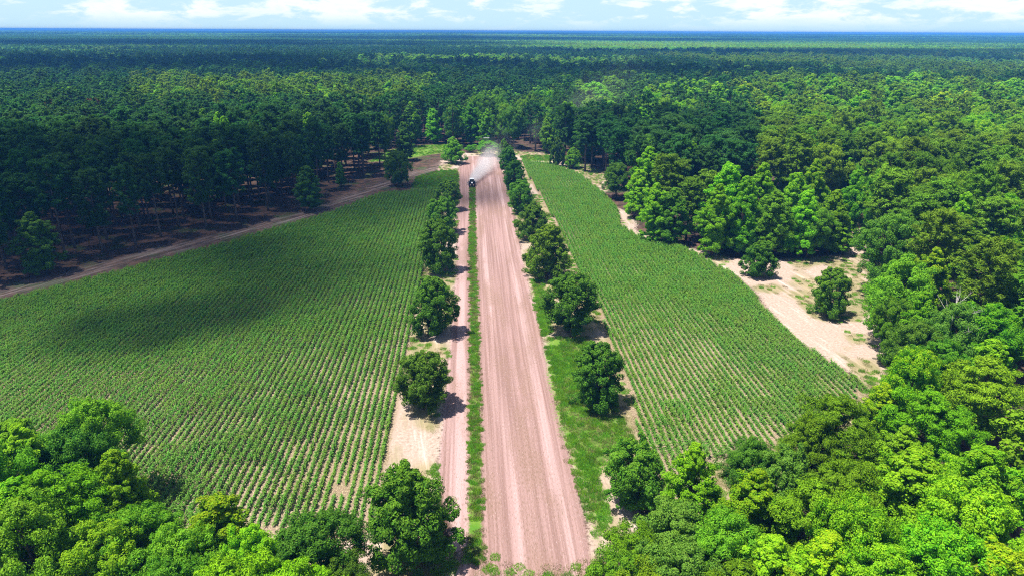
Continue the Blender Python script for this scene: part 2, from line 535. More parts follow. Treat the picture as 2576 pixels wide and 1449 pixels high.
TRACK_L = [ground(u, v) for u, v in [(-500, 868), (-200, 785), (0, 735), (200, 688), (380, 640), (600, 585), (820, 525), (950, 470), (1060, 432), (1150, 402)]]

def sdf(poly, P):
    """signed distance to a polygon, positive inside"""
    a = poly
    b = np.roll(poly, -1, 0)
    best = np.full(len(P), 1e9)
    inside = np.zeros(len(P), bool)
    for (x0, y0), (x1, y1) in zip(a, b):
        ex, ey = x1 - x0, y1 - y0
        wx, wy = P[:, 0] - x0, P[:, 1] - y0
        t = np.clip((wx * ex + wy * ey) / (ex * ex + ey * ey + 1e-12), 0, 1)
        best = np.minimum(best, (wx - t * ex) ** 2 + (wy - t * ey) ** 2)
        c = ((y0 <= P[:, 1]) & (y1 > P[:, 1])) | ((y1 <= P[:, 1]) & (y0 > P[:, 1]))
        if abs(ey) > 1e-9:
            xi = x0 + (P[:, 1] - y0) / ey * ex
            inside ^= c & (P[:, 0] < xi)
    d = np.sqrt(best)
    return np.where(inside, d, -d)

def line_dist(pts, P):
    best = np.full(len(P), 1e9)
    for (x0, y0), (x1, y1) in zip(pts[:-1], pts[1:]):
        ex, ey = x1 - x0, y1 - y0
        wx, wy = P[:, 0] - x0, P[:, 1] - y0
        t = np.clip((wx * ex + wy * ey) / (ex * ex + ey * ey + 1e-12), 0, 1)
        best = np.minimum(best, (wx - t * ex) ** 2 + (wy - t * ey) ** 2)
    return np.sqrt(best)

def vnoise(P, scale, seed):
    """smooth value noise, 0..1"""
    r = np.random.default_rng(seed)
    T = r.random((256, 256))
    q = P / scale + 1000.37
    i = np.floor(q).astype(int)
    f = q - i
    f = f * f * (3 - 2 * f)
    g = lambda a, b: T[a % 256, b % 256]
    x0 = g(i[:, 0], i[:, 1]) * (1 - f[:, 0]) + g(i[:, 0] + 1, i[:, 1]) * f[:, 0]
    x1 = g(i[:, 0], i[:, 1] + 1) * (1 - f[:, 0]) + g(i[:, 0] + 1, i[:, 1] + 1) * f[:, 0]
    return x0 * (1 - f[:, 1]) + x1 * f[:, 1]

def fbm(P, scale, seed):
    return (vnoise(P, scale, seed) + 0.5 * vnoise(P, scale / 2.1, seed + 1) + 0.25 * vnoise(P, scale / 4.3, seed + 2)) / 1.75

# near terrain: one grid, cut along the borders of the different grounds
STEP = 0.7
gx = np.arange(-250, 251, STEP)
gy = np.arange(-20, 420, STEP)
GX, GY = np.meshgrid(gx, gy)
GP = np.stack([GX.ravel(), GY.ravel()], 1)
wob = np.stack([fbm(GP, 6, 1) - 0.5, fbm(GP, 6, 5) - 0.5], 1) * 2.2
GPw = GP + wob
ss = lambda d, w: np.clip(d / w * 0.5 + 0.5, 0, 1)
s_strip = sdf(STRIP, GP + wob * 0.35)
s_fl, s_fr = sdf(FIELD_L, GP + wob * 0.3), sdf(FIELD_R, GP + wob * 0.3)
w_strip = ss(s_strip, 0.8)
w_soil = np.maximum(ss(s_fl, 1.0), ss(s_fr, 1.0))
w_clear = np.maximum(ss(sdf(CLEARING, GPw), 2.0), ss(sdf(APRON, GPw), 2.0))
d_track = line_dist(TRACK_L, GPw)
w_track = np.clip(1.3 - d_track / 3.2, 0, 1)
w_verge = np.maximum(ss(sdf(VERGE_L, GPw), 1.5), ss(sdf(VERGE_R, GPw), 1.5))
w_verge = np.maximum.reduce([w_verge] + [ss(sdf(q, GPw), 1.5) for q in (VERGE_B, MARGIN_R, MARGIN_L)])
w_grass = np.maximum.reduce([ss(sdf(g, GP + wob * k), w) for g, k, w in
                             ((GRASS_MID, 0.12, 0.5), (GRASS_R, 1, 2.2), (GRASS_R2, 0.6, 1.5), (GRASS_R3, 1, 2), (GRASS_L, 1, 2), (GRASS_FAR, 1, 4))])
w_sand = np.maximum.reduce([w_clear, w_verge])
w_weed = np.clip((fbm(GP, 9, 31) - 0.42) * 5 + 0.9 * w_verge, 0, 1) * w_sand
ATTR = dict(strip=w_strip, soil=w_soil, sand=w_sand, grass=w_grass, weed=w_weed, track=w_track)

def bring_up(p, q):
    return math.pi / 2 - math.atan2(q[1] - p[1], q[0] - p[0])
TURN_L = bring_up(ground(0, 735), ground(950, 470))
TURN_C = bring_up(ground(2200, 960), ground(1720, 630))
gm, t = new_mat('ground cover')
out = N(t, 'ShaderNodeOutputMaterial')
pb = N(t, 'ShaderNodeBsdfPrincipled')
pb.inputs['Roughness'].default_value = 0.95
pb.inputs['Specular IOR Level'].default_value = 0.08
pos = N(t, 'ShaderNodeNewGeometry').outputs['Position']
at = lambda n: N(t, 'ShaderNodeAttribute', attribute_name=n).outputs['Fac']
nz_f = NOISE(t, pos, 2.6, 5, 0.65)
nz_m = NOISE(t, pos, 0.45, 5, 0.6)
nz_l = NOISE(t, pos, 0.07, 4, 0.55)
def soften(w, amt=0.55):
    return RANGE(t, M(t, 'ADD', w, M(t, 'MULTIPLY', M(t, 'SUBTRACT', nz_f, 0.5), amt * 2)), 0.35, 0.65)
# woodland litter
c = MIX(t, RANGE(t, nz_m, 0.35, 0.68), (0.036, 0.028, 0.021), (0.115, 0.066, 0.048))
c = MIX(t, RANGE(t, NOISE(t, pos, 0.16, 4), 0.52, 0.66), c, (0.045, 0.062, 0.022))
# pale sand, scuffed by wheels and thin turf
along = NOISE(t, TURN(t, pos, TURN_C, (0.95, 0.07, 1)), 1.0, 4, 0.6)
sand = MIX(t, RANGE(t, nz_f, 0.3, 0.7), (0.297, 0.218, 0.169), (0.437, 0.339, 0.282))
sand = MIX(t, RANGE(t, along, 0.54, 0.80), sand, (0.595, 0.506, 0.447))
turf = MIX(t, RANGE(t, along, 0.38, 0.62), (0.150, 0.155, 0.045), (0.29, 0.235, 0.120))
sand = MIX(t, M(t, 'MULTIPLY', RANGE(t, M(t, 'ADD', M(t, 'MULTIPLY', at('weed'), 0.5), M(t, 'ADD', M(t, 'MULTIPLY', nz_f, 0.3), M(t, 'MULTIPLY', M(t, 'SUBTRACT', 1.0, along), 0.5))), 0.50, 0.85), 0.75), sand, turf)
c = MIX(t, soften(at('sand')), c, sand)
trk = M(t, 'MULTIPLY', at('track'), RANGE(t, NOISE(t, TURN(t, pos, TURN_L, (0.85, 0.055, 1)), 1.0, 6, 0.68), 0.44, 0.66, 0.06, 0.85))
c = MIX(t, trk, c, MIX(t, nz_f, (0.202, 0.155, 0.143), (0.353, 0.294, 0.277)))
# corn soil with last year's straw
straw = NOISE(t, MAPV(t, pos, (9, 4, 1)), 1.0, 3, 0.7)
soil = MIX(t, RANGE(t, nz_l, 0.35, 0.65), (0.214, 0.155, 0.097), (0.260, 0.189, 0.139))
soil = MIX(t, RANGE(t, straw, 0.5, 0.68), soil, (0.420, 0.361, 0.210))
soil = MIX(t, RANGE(t, straw, 0.46, 0.34), soil, (0.143, 0.101, 0.067))
c = MIX(t, soften(at('soil')), c, soil)
# worked strip: rows run along it
st_w = NOISE(t, MAPV(t, pos, (0.42, 0.006, 1)), 1.0, 3, 0.6)
st_m = NOISE(t, MAPV(t, pos, (2.6, 0.03, 1)), 1.0, 3, 0.6)
st_f = NOISE(t, MAPV(t, pos, (9.5, 2.2, 1)), 1.0, 4, 0.7)
sc_l = NOISE(t, MAPV(t, pos, (0.25, 0.05, 1)), 1.0, 4, 0.6)
strip = MIX(t, RANGE(t, st_m, 0.35, 0.66), (0.222, 0.134, 0.117), (0.313, 0.197, 0.181))
strip = MIX(t, M(t, 'MULTIPLY', RANGE(t, st_w, 0.50, 0.62), 0.85), strip, (0.423, 0.288, 0.276))
strip = MIX(t, M(t, 'MULTIPLY', RANGE(t, sc_l, 0.48, 0.62), 0.5), strip, (0.235, 0.144, 0.112))
speck = RANGE(t, M(t, 'ADD', st_f, M(t, 'MULTIPLY', sc_l, 0.22)), 0.655, 0.74)
strip = MIX(t, M(t, 'MULTIPLY', speck, 0.5), strip, (0.113, 0.084, 0.038))
strip = MIX(t, M(t, 'MULTIPLY', RANGE(t, st_f, 0.42, 0.30), 0.6), strip, (0.470, 0.386, 0.361))
c = MIX(t, soften(at('strip'), 0.3), c, strip)
gr = MIX(t, RANGE(t, nz_m, 0.3, 0.7), (0.070, 0.180, 0.016), (0.150, 0.230, 0.035))
c = MIX(t, soften(at('grass'), 0.6), c, gr)
t.links.new(c, pb.inputs['Base Color'])
bmp = N(t, 'ShaderNodeBump')
bmp.inputs['Strength'].default_value = 0.5
bmp.inputs['Distance'].default_value = 0.12
t.links.new(M(t, 'ADD', nz_f, st_f), bmp.inputs['Height'])
t.links.new(bmp.outputs[0], pb.inputs['Normal'])
t.links.new(pb.outputs[0], out.inputs['Surface'])
GROUND = gm

nx, ny = len(gx), len(gy)
ii = (np.arange(ny - 1)[:, None] * nx + np.arange(nx - 1)[None, :]).ravel()
quads = np.stack([ii, ii + 1, ii + nx + 1, ii + nx], 1)
cls_v = np.select([w_strip > 0.5, s_fl > 0, s_fr > 0, (w_clear > 0.5) | (w_track > 0.45)], [1, 2, 3, 4], 0)
cls = cls_v[quads[:, 0]]
relief = (fbm(GP, 14, 77) - 0.5) * 0.18 * (1 - np.maximum(w_strip, w_soil))
GZ = np.stack([GP[:, 0], GP[:, 1], relief], 1)
for k, nm in enumerate(['ground', 'dirt_strip', 'field', 'field', 'path']):
    q = quads[cls == k]
    used, inv = np.unique(q, return_inverse=True)
    me = quad_mesh(nm, GZ[used], inv.reshape(-1, 4), GROUND, [(a, 'POINT', w[used]) for a, w in ATTR.items()], True)
    o = link(nm, me)
    tag(o, kind='structure')

# land out to the horizon
def land_z(x, y):
    D = np.hypot(x, y)
    k = np.clip((D - 1200) / 5000, 0, 1)
    P = np.stack([np.ravel(x), np.ravel(y)], 1)
    return -0.35 - 0.9 * np.clip((D - 300) / 500, 0, 1) + (k * 14 * (fbm(P, 2600, 91).reshape(np.shape(x)) - 0.25))
aa = np.concatenate([np.linspace(-62, 62, 90)]) * math.pi / 180
rr = np.concatenate([[10, 150, 300], np.geomspace(400, 15000, 60)])
A, Rr = np.meshgrid(aa, rr)
FX, FY = np.sin(A + YAW) * Rr, np.cos(A + YAW) * Rr
FZ = land_z(FX, FY)
ii = (np.arange(len(rr) - 1)[:, None] * len(aa) + np.arange(len(aa) - 1)[None, :]).ravel()
fm = solid_mat('forest floor', (0.035, 0.045, 0.02), 0.95, 0, 0.05, 0.4, 0.02)
fo = link('land', quad_mesh('land', np.stack([FX.ravel(), FY.ravel(), FZ.ravel()], 1), np.stack([ii, ii + 1, ii + len(aa) + 1, ii + len(aa)], 1), fm, None, True))
tag(fo, kind='structure')

# ------------------------------------------------------------------ instanced stuff
def scatter_group(coll):
    g = bpy.data.node_groups.new('scatter', 'GeometryNodeTree')
    g.interface.new_socket(name='Geometry', in_out='INPUT', socket_type='NodeSocketGeometry')
    g.interface.new_socket(name='Geometry', in_out='OUTPUT', socket_type='NodeSocketGeometry')
    gi, go = g.nodes.new('NodeGroupInput'), g.nodes.new('NodeGroupOutput')
    ci = g.nodes.new('GeometryNodeCollectionInfo')
    ci.inputs['Collection'].default_value = coll
    ci.inputs['Separate Children'].default_value = True
    ci.inputs['Reset Children'].default_value = True
    ip = g.nodes.new('GeometryNodeInstanceOnPoints')
    ip.inputs['Pick Instance'].default_value = True
    def named(nm, ty):
        a = g.nodes.new('GeometryNodeInputNamedAttribute')
        a.data_type = ty
        a.inputs['Name'].default_value = nm
        return a.outputs['Attribute']
    g.links.new(gi.outputs[0], ip.inputs['Points'])
    g.links.new(ci.outputs[0], ip.inputs['Instance'])
    g.links.new(named('pick', 'INT'), ip.inputs['Instance Index'])
    g.links.new(named('turn', 'FLOAT_VECTOR'), ip.inputs['Rotation'])
    g.links.new(named('size', 'FLOAT_VECTOR'), ip.inputs['Scale'])
    g.links.new(ip.outputs[0], go.inputs[0])
    return g

def scatter(name, meshes, pts, pick, turn, size, kind='stuff', label=None, cat=None):
    coll = bpy.data.collections.new(name + '_forms')
    for i, me in enumerate(meshes):
        o = bpy.data.objects.new('%s_form_%03d' % (name, i), me)
        coll.objects.link(o)
    me = bpy.data.meshes.new(name)
    n = len(pts)
    me.vertices.add(n)
    me.vertices.foreach_set('co', np.asarray(pts, np.float32).ravel())
    a = me.attributes.new('pick', 'INT', 'POINT'); a.data.foreach_set('value', np.asarray(pick, np.int32))
    tv = np.zeros((n, 3), np.float32); tv[:, 2] = turn
    a = me.attributes.new('turn', 'FLOAT_VECTOR', 'POINT'); a.data.foreach_set('vector', tv.ravel())
    a = me.attributes.new('size', 'FLOAT_VECTOR', 'POINT'); a.data.foreach_set('vector', np.asarray(size, np.float32).ravel())
    me.update()
    o = link(name, me)
    md = o.modifiers.new('scatter', 'NODES')
    md.node_group = scatter_group(coll)
    tag(o, label, cat, None, kind)
    return o

# ------------------------------------------------------------------ corn
CORN = leaf_mat('corn leaves', (0.072, 0.215, 0.018), (0.225, 0.380, 0.055), 0.6, 0.32, 0.4, 0.6, 0.12, 0.14)
def corn_plant_geo(r, x0, y0, h):
    V, F, TIP, RND = [], [], [], []
    rp = r.random()
    az0 = r.uniform(0, 6.28)
    ns = 3
    for k in range(2):                       # stalk: two crossed strips
        a = az0 + k * 1.57
        dx, dy = math.cos(a) * 0.018, math.sin(a) * 0.018
        b = len(V)
        V += [(x0 - dx, y0 - dy, 0), (x0 + dx, y0 + dy, 0), (x0 + dx, y0 + dy, h * 0.7), (x0 - dx, y0 - dy, h * 0.7)]
        F.append((b, b + 1, b + 2, b + 3)); TIP.append(0.1); RND.append(rp)
    nl = r.integers(7, 10)
    for k in range(nl):
        t = (k + 0.5) / nl
        a = az0 + math.pi * (k % 2) + r.normal(0, 0.45)
        ln = h * (0.62 - 0.25 * abs(t - 0.5)) * r.uniform(0.8, 1.15)
        z0 = h * (0.10 + 0.62 * t)
        ca, sa = math.cos(a), math.sin(a)
        pts = []
        for j, (d, up) in enumerate(((0.0, 0.0), (0.35, 0.30), (0.72, 0.32), (1.0, 0.08 - 0.25 * (1 - t)))):
            w = (0.035, 0.052, 0.040, 0.004)[j]
            px, py, pz = x0 + ca * ln * d, y0 + sa * ln * d, z0 + ln * up * (0.75 + 0.55 * t)
            pts.append(((px - sa * w, py + ca * w, pz), (px + sa * w, py - ca * w, pz)))
        for j in range(3):
            b = len(V)
            V += [pts[j][0], pts[j][1], pts[j + 1][1], pts[j + 1][0]]
            F.append((b, b + 1, b + 2, b + 3)); TIP.append(t * (0.4 + 0.3 * j)); RND.append(0.5 * rp + 0.5 * r.random())
    return V, F, TIP, RND

def corn_mesh(name, seed, n):
    r = np.random.default_rng(seed)
    V, F, T_, R_ = [], [], [], []
    for i in range(n):
        y = (i + 0.5) * 0.2 - n * 0.1 + r.normal(0, 0.03)
        v, f, a, b = corn_plant_geo(r, r.normal(0, 0.03) if n > 1 else 0.0, y if n > 1 else 0.0, 1.0 * r.uniform(0.8, 1.15))
        o = len(V)
        V += v; F += [tuple(q + o for q in ff) for ff in f]; T_ += a; R_ += b
    return quad_mesh(name, V, F, CORN, [('tip', 'FACE', T_), ('rnd', 'FACE', R_)])

corn_forms = [corn_mesh('corn_row', 300 + i, 10) for i in range(8)]
single_forms = [corn_mesh('corn_plant', 330 + i, 1) for i in range(6)]
cp, singles = [], []
ROW = 0.80
for side, poly in ((-1, FIELD_L), (1, FIELD_R)):
    lo, hi = poly.min(0), poly.max(0)
    X, Y = np.meshgrid(np.arange(math.floor(lo[0] / ROW) * ROW, hi[0], ROW), np.arange(lo[1], hi[1], 2.0))
    P = np.stack([X.ravel(), Y.ravel()], 1)
    P = P[sdf(poly, P) > 0.35]
    u, v, dep = look_many(np.column_stack([P, np.full(len(P), 0.5)]))
    P = P[(u > -260) & (u < 2840)]
    P[:, 1] += rng.uniform(-0.08, 0.08, len(P))
    P[:, 0] += (fbm(P * np.array([6.0, 1.0]), 22, 451) - 0.5) * 0.30 + rng.normal(0, 0.015, len(P))
    n = fbm(P, 13, 401 + side)
    nn = vnoise(P, 3.2, 411 + side)
    near = np.clip((112 - np.hypot(P[:, 0], P[:, 1])) / 55, 0, 1)      # weak stand near the wood's edge
    stand = 0.80 + 0.22 * np.clip((np.hypot(P[:, 0], P[:, 1]) - 85) / 60, 0, 1) + 0.55 * (n - 0.5) + (0.34 + 0.35 * near) * (nn - 0.5) + rng.normal(0, 0.04, len(P)) * (1 + near) - 0.31 * near
    e = sdf(poly, P)
    stand -= 0.12 * np.clip(1 - e / 3, 0, 1)
    keep = stand > (0.16 + 0.10 * rng.random(len(P)))
    for p, s in zip(P[keep], stand[keep]):
        cp.append((p[0], p[1], s, side))
    # headland: rows turned along the near end of the field
cp = np.array(cp)
u, v, dep = look_many(np.column_stack([cp[:, :2], np.full(len(cp), 0.5)]))
vis = np.zeros(len(cp), bool)
for side, (ua, ub, va, vb) in ((-1, (340, 900, 1080, 1330)), (1, (1650, 1850, 980, 1140))):
    m = (cp[:, 3] == side) & (u > ua) & (u < ub) & (v < vb) & (v > va)
    cand = np.where(m)[0]
    cand = cand[np.argsort(dep[cand])][:19]
    vis[cand] = True
single_at = cp[vis]
cp = cp[~vis]
sz = np.clip(cp[:, 2], 0.3, 1.2)
cfar = np.clip((np.hypot(cp[:, 0], cp[:, 1]) - 88) / 50, 0, 1)
scatter('corn_crop', corn_forms, np.column_stack([cp[:, :2], np.zeros(len(cp))]), rng.integers(0, 8, len(cp)),
        rng.integers(0, 2, len(cp)) * math.pi + rng.normal(0, 0.012, len(cp)),
        np.column_stack([0.34 + 0.40 * sz + 0.10 * cfar, np.ones(len(cp)), 0.10 + 0.95 * sz + 0.15 * cfar]))
first = {}
for sx, sy, s, side in single_at:
    s = float(np.clip(s, 0.35, 1.2))
    for j in range(8):
        k = random.randrange(6)
        if (k, side) not in first:
            o = bpy.data.objects.new('corn_plant', single_forms[k])
            tag(o, 'young corn plant at the near end of the left cornfield' if side < 0 else 'young corn plant at the near end of the right cornfield',
                'corn plant', 'corn plants at the near end of the left field' if side < 0 else 'corn plants at the near end of the right field')
            first[(k, side)] = o
        else:
            o = first[(k, side)].copy()
        COL.objects.link(o)
        o.location = (sx + random.gauss(0, 0.03), sy + (j + 0.5) * 0.25 - 1.0, 0)
        o.rotation_euler = (0, 0, random.uniform(0, 6.28))
        q = (0.25 + 0.85 * s) * random.uniform(0.85, 1.15)
        o.scale = (q, q, q)

# ------------------------------------------------------------------ grass and weeds
GRASS = leaf_mat('grass blades', (0.120, 0.320, 0.016), (0.25, 0.43, 0.03), 0.6, 0.45, 0.35, 0.5, 0.25)
DRYGRASS = leaf_mat('dry weeds', (0.17, 0.17, 0.06), (0.33, 0.28, 0.13), 0.6, 0.25, 0.35, 0.6, 0.2)
def grass_patch(seed, n, h, rad, mat, w=0.016):
    r = np.random.default_rng(seed)
    p = np.column_stack([r.uniform(-rad, rad, (n, 2)), np.zeros(n)])
    a = r.uniform(0, 6.28, n)
    hh = h * r.uniform(0.4, 1.25, n)
    dx, dy = np.cos(a), np.sin(a)
    ln = r.uniform(0.1, 0.6, n) * hh
    v = np.empty((n, 4, 3))
    v[:, 0] = p + np.column_stack([-dy * w, dx * w, np.zeros(n)])
    v[:, 1] = p + np.column_stack([dy * w, -dx * w, np.zeros(n)])
    v[:, 2] = p + np.column_stack([dx * ln + dy * w * 0.5, dy * ln - dx * w * 0.5, hh])
    v[:, 3] = p + np.column_stack([dx * ln - dy * w * 0.5, dy * ln + dx * w * 0.5, hh])
    return quad_mesh('grass', v.reshape(-1, 3), np.arange(4 * n).reshape(n, 4), mat,
                     [('tip', 'FACE', r.random(n)), ('rnd', 'FACE', r.random(n))])
gforms = [grass_patch(500 + i, 260, 0.26, 0.45, GRASS) for i in range(4)] + [grass_patch(510 + i, 90, 0.20, 0.45, DRYGRASS) for i in range(3)]

def fill(poly, step):
    lo, hi = poly.min(0), poly.max(0)
    X, Y = np.meshgrid(np.arange(lo[0], hi[0], step), np.arange(lo[1], hi[1], step))
    P = np.stack([X.ravel(), Y.ravel()], 1) + rng.uniform(-step / 2, step / 2, (X.size, 2))
    return P[sdf(poly, P) > -0.15]
GPTS, GPK, GSZ, GW = [], [], [], []
for poly, step, dens, hs in ((GRASS_MID, 0.42, 1.0, 0.8), (GRASS_R, 0.62, 0.85, 1.1), (GRASS_R2, 0.6, 0.9, 1), (GRASS_R3, 0.9, 0.8, 1), (GRASS_L, 0.7, 1.0, 1.6), (GRASS_FAR, 1.2, 0.7, 1.0)):
    P = fill(poly, step)
    nz = fbm(P, 4.5, 601)
    k = nz > (0.60 - 0.40 * dens)
    P, nz = P[k], nz[k]
    GPTS.append(P); GPK.append(np.where(rng.random(len(P)) < np.clip(1.2 - nz * 1.6, 0.06, 0.45) + (0.25 if poly is GRASS_MID else 0.0), rng.integers(4, 7, len(P)), rng.integers(0, 4, len(P))))
    GSZ.append(hs * rng.uniform(0.6, 1.3, len(P)))
    GW.append(np.full(len(P), 0.55 if poly is GRASS_MID else 1.0))
for poly, step in ((VERGE_L, 0.8), (VERGE_R, 0.8), (VERGE_B, 0.6), (MARGIN_R, 0.7), (MARGIN_L, 0.7), (CLEARING, 1.0), (APRON, 1.2)):
    P = fill(poly, step)
    P = P[((sdf(STRIP, P) < 0.2) | ((poly is VERGE_B) & (P[:, 1] < 62.5 + 4 * vnoise(P, 5, 71)))) & (sdf(FIELD_L, P) < 0.3) & (sdf(FIELD_R, P) < 0.3)]
    nz = fbm(P, 9, 31) + rng.normal(0, 0.07, len(P))
    P = P[nz > (0.60 if poly is CLEARING else 0.52)]
    GPTS.append(P); GPK.append(np.where(rng.random(len(P)) < 0.62, rng.integers(4, 7, len(P)), rng.integers(0, 4, len(P))))
    GSZ.append(rng.uniform(0.4, 0.9, len(P)))
    GW.append(np.ones(len(P)))
P = np.concatenate(GPTS)
S = np.concatenate(GSZ)
GW = np.concatenate(GW)
scatter('grass', gforms, np.column_stack([P, np.zeros(len(P)) + 0.0]), np.concatenate(GPK), rng.uniform(0, 6.28, len(P)), np.column_stack([GW, np.ones(len(P)), S]))

# ------------------------------------------------------------------ the two rows of trees along the strip, and the lone trees
ORD = ['', 'first', 'second', 'third', 'fourth', 'fifth', 'sixth', 'seventh', 'eighth', 'ninth']
def by_base(u, vb, vt, wpx, kind, mat, label, group=None, name='roadside_tree', cat='tree', grow=1.0):
    x, y = ground(u, vb)
    H = height_at(x, y, vt)
    d = look(x, y, H / 2)[2]
    R = wpx / 2 / FPX * d * 0.98
    return plant(kind, name, x, y, H, R * grow, mat, label, cat, group)

rowL = [(1040, 1412, 1165, 232, 'oak4', 'oak_tip'), (1063, 1028, 887, 136, 'oak1', 'oak'), (1092, 840, 694, 122, 'oak0', 'oak'),
        (1101, 684, 552, 104, 'oak2', 'oak'), (1117, 588, 496, 76, 'oak3', 'oak'), (1127, 530, 453, 64, 'oak1', 'oak')]
lookL = ['largest tree of the left avenue row, open yellow-tipped crown, nearest in its row', 'compact round tree, second from the near end of the left avenue row',
         'broad dense tree, third from the near end of the left avenue row', 'rounded tree, fourth from the near end of the left avenue row',
         'dark tree, fifth from the near end of the left avenue row', 'farthest dark tree of the left avenue row, by the lush grass patch']
for (u, vb, vt, w, k, m), lb in zip(rowL, lookL):
    by_base(u, vb, vt, w, k, m, lb, 'avenue trees left of the dirt strip')
rowR = [(1593, 1272, 1108, 160, 'oak3', 'oak_tip'), (1498, 1022, 862, 140, 'oak2', 'oak'), (1428, 834, 687, 140, 'oak1', 'oak'),
        (1376, 700, 566, 118, 'oak0', 'oak_tip'), (1338, 602, 507, 86, 'oak4', 'oak'), (1312, 538, 452, 68, 'oak3', 'oak'),
        (1294, 478, 402, 60, 'oak2', 'oak'), (1280, 436, 370, 48, 'oak0', 'oak'), (1269, 408, 350, 42, 'oak4', 'oak')]
lookR = ['yellow-topped tree, nearest of the right avenue row, against the near wood', 'tall shaggy tree beside the bright grass, second in the right avenue row',
         'broad dark tree, third from the near end of the right avenue row', 'big yellow-crowned tree, fourth from the near end of the right avenue row',
         'pointed light-green tree, fifth from the near end of the right avenue row', 'dark tree, sixth from the near end of the right avenue row',
         'seventh tree from the near end of the right avenue row', 'oak with dust drifting past it, second from the far end of the right row',
         'smallest farthest tree at the end of the right avenue row']
for (u, vb, vt, w, k, m), lb in zip(rowR, lookR):
    by_base(u, vb, vt, w, k, m, lb, 'avenue trees right of the dirt strip')
by_base(1906, 696, 606, 82, 'oak0', 'oak_tip', 'small round dark tree on the sandy clearing beside the cornfield')
by_base(2080, 794, 674, 100, 'oak2', 'oak_tip', 'lone olive tree in the middle of the sandy clearing', grow=1.0)
by_base(1141, 412, 346, 62, 'oak4', 'mid', 'pointed green tree on the sandy bank at the far left of the strip')
by_base(1003, 468, 380, 66, 'oak1', 'oak', 'dark round tree standing between the left track and the corn corner')
by_base(783, 530, 415, 76, 'gum1', 'oak', 'dark bushy tree on the left track in front of the pines', name='broadleaf_tree')
by_base(108, 690, 528, 112, 'gum0', 'oak', 'dark bushy tree low against the shaded pines at the left track', name='broadleaf_tree')
by_base(858, 470, 405, 30, 'gum2', 'mid', 'slim bright sapling at the edge of the left pine wood', name='broadleaf_tree')
by_base(1549, 500, 411, 72, 'round0', 'oak', 'dark spreading tree by the sand at the right field corner', name='broadleaf_tree')
by_base(1440, 424, 372, 48, 'oak4', 'mid', 'small light-green tree at the far right corner of the corn', name='broadleaf_tree')
by_base(1402, 420, 345, 40, 'oak2', 'oak', 'dark tree at the far end of the right cornfield', name='broadleaf_tree')
by_base(2184, 592, 572, 34, 'oak1', 'bright', 'small bright bush at the mouth of the gap in the right wood', name='bush', cat='bush')
by_base(1222, 392, 356, 60, 'round1', 'mid', 'low leafy bush below the hunting stand at the far wood', name='bush', cat='bush')
by_base(1185, 384, 366, 26, 'round2', 'mid', 'small bush at the wood edge left of the hunting stand', name='bush', cat='bush')

# ------------------------------------------------------------------ hand-set woodland trees: crown top (u, v), height, radius
def by_top(u, v, H, R, kind, mat, label, group=None, name='broadleaf_tree'):
    x, y = ground(u, v, H)
    # the crown's far shoulder hides its top, so step back by a fraction of the radius
    return plant(kind, name, x, y, H, R, mat, label, 'tree', group)

NLW = 'trees of the near left wood'
for a in [
    (205, 1012, 12, 3.4, 'round0', 'mid', 'round mid-green tree on the field edge, top of the near left wood'),
    (35, 1050, 13, 3.2, 'gum0', 'bright', 'bright green conical tree at the far left of the near left wood'),
    (150, 1085, 11, 3.4, 'round1', 'oak', 'dull dark tree between the bright trees of the near left wood'),
    (90, 1190, 12, 4.2, 'feather0', 'lime', 'large feathery lime-green tree in the near left wood'),
    (272, 1130, 12, 2.8, 'gum1', 'bright', 'bright slender tree at the corn side of the near left wood'),
    (330, 1275, 10, 3.6, 'feather1', 'mid', 'pale feathery tree leaning over the corn, near left wood'),
    (540, 1232, 11, 3.5, 'gum2', 'yellow', 'yellow-tipped conical tree in front of the left corn'),
    (460, 1330, 10, 3.0, 'round2', 'mid', 'leafy green tree left of the yellow-tipped cone'),
    (640, 1335, 9, 2.6, 'round3', 'bright', 'low bright tree right of the yellow-tipped cone'),
    (772, 1312, 9.5, 3.7, 'round0', 'oak', 'wide dark green dome nearest the strip in the near left wood'),
    (858, 1405, 7, 2.2, 'round1', 'oak', 'dark shoulder tree beside the wide dome at the strip'),
    (30, 1290, 12, 3.6, 'round3', 'mid', 'shaded green tree deep in the near left wood'),
    (230, 1330, 10, 3.4, 'round2', 'bright', 'bright tree over the dark hollow of the near left wood'),
    (560, 1420, 10, 3.6, 'feather0', 'lime', 'feathery lime tree at the bottom of the near left wood'),
    (400, 1425, 10, 3.2, 'round0', 'mid', 'mid-green tree at the foot of the pale feathery one'),
    (720, 1420, 9, 3.0, 'feather1', 'lime', 'lime tree in front of the wide dark dome'),
    (15, 1190, 12, 2.8, 'gum2', 'bright', 'bright tree at the outer edge, beside the feathery lime one'),
    (-60, 1120, 13, 3.4, 'round2', 'mid', 'outermost green tree of the near left wood, half hidden by the bright cone'),
]:
    by_top(*a, group=NLW)

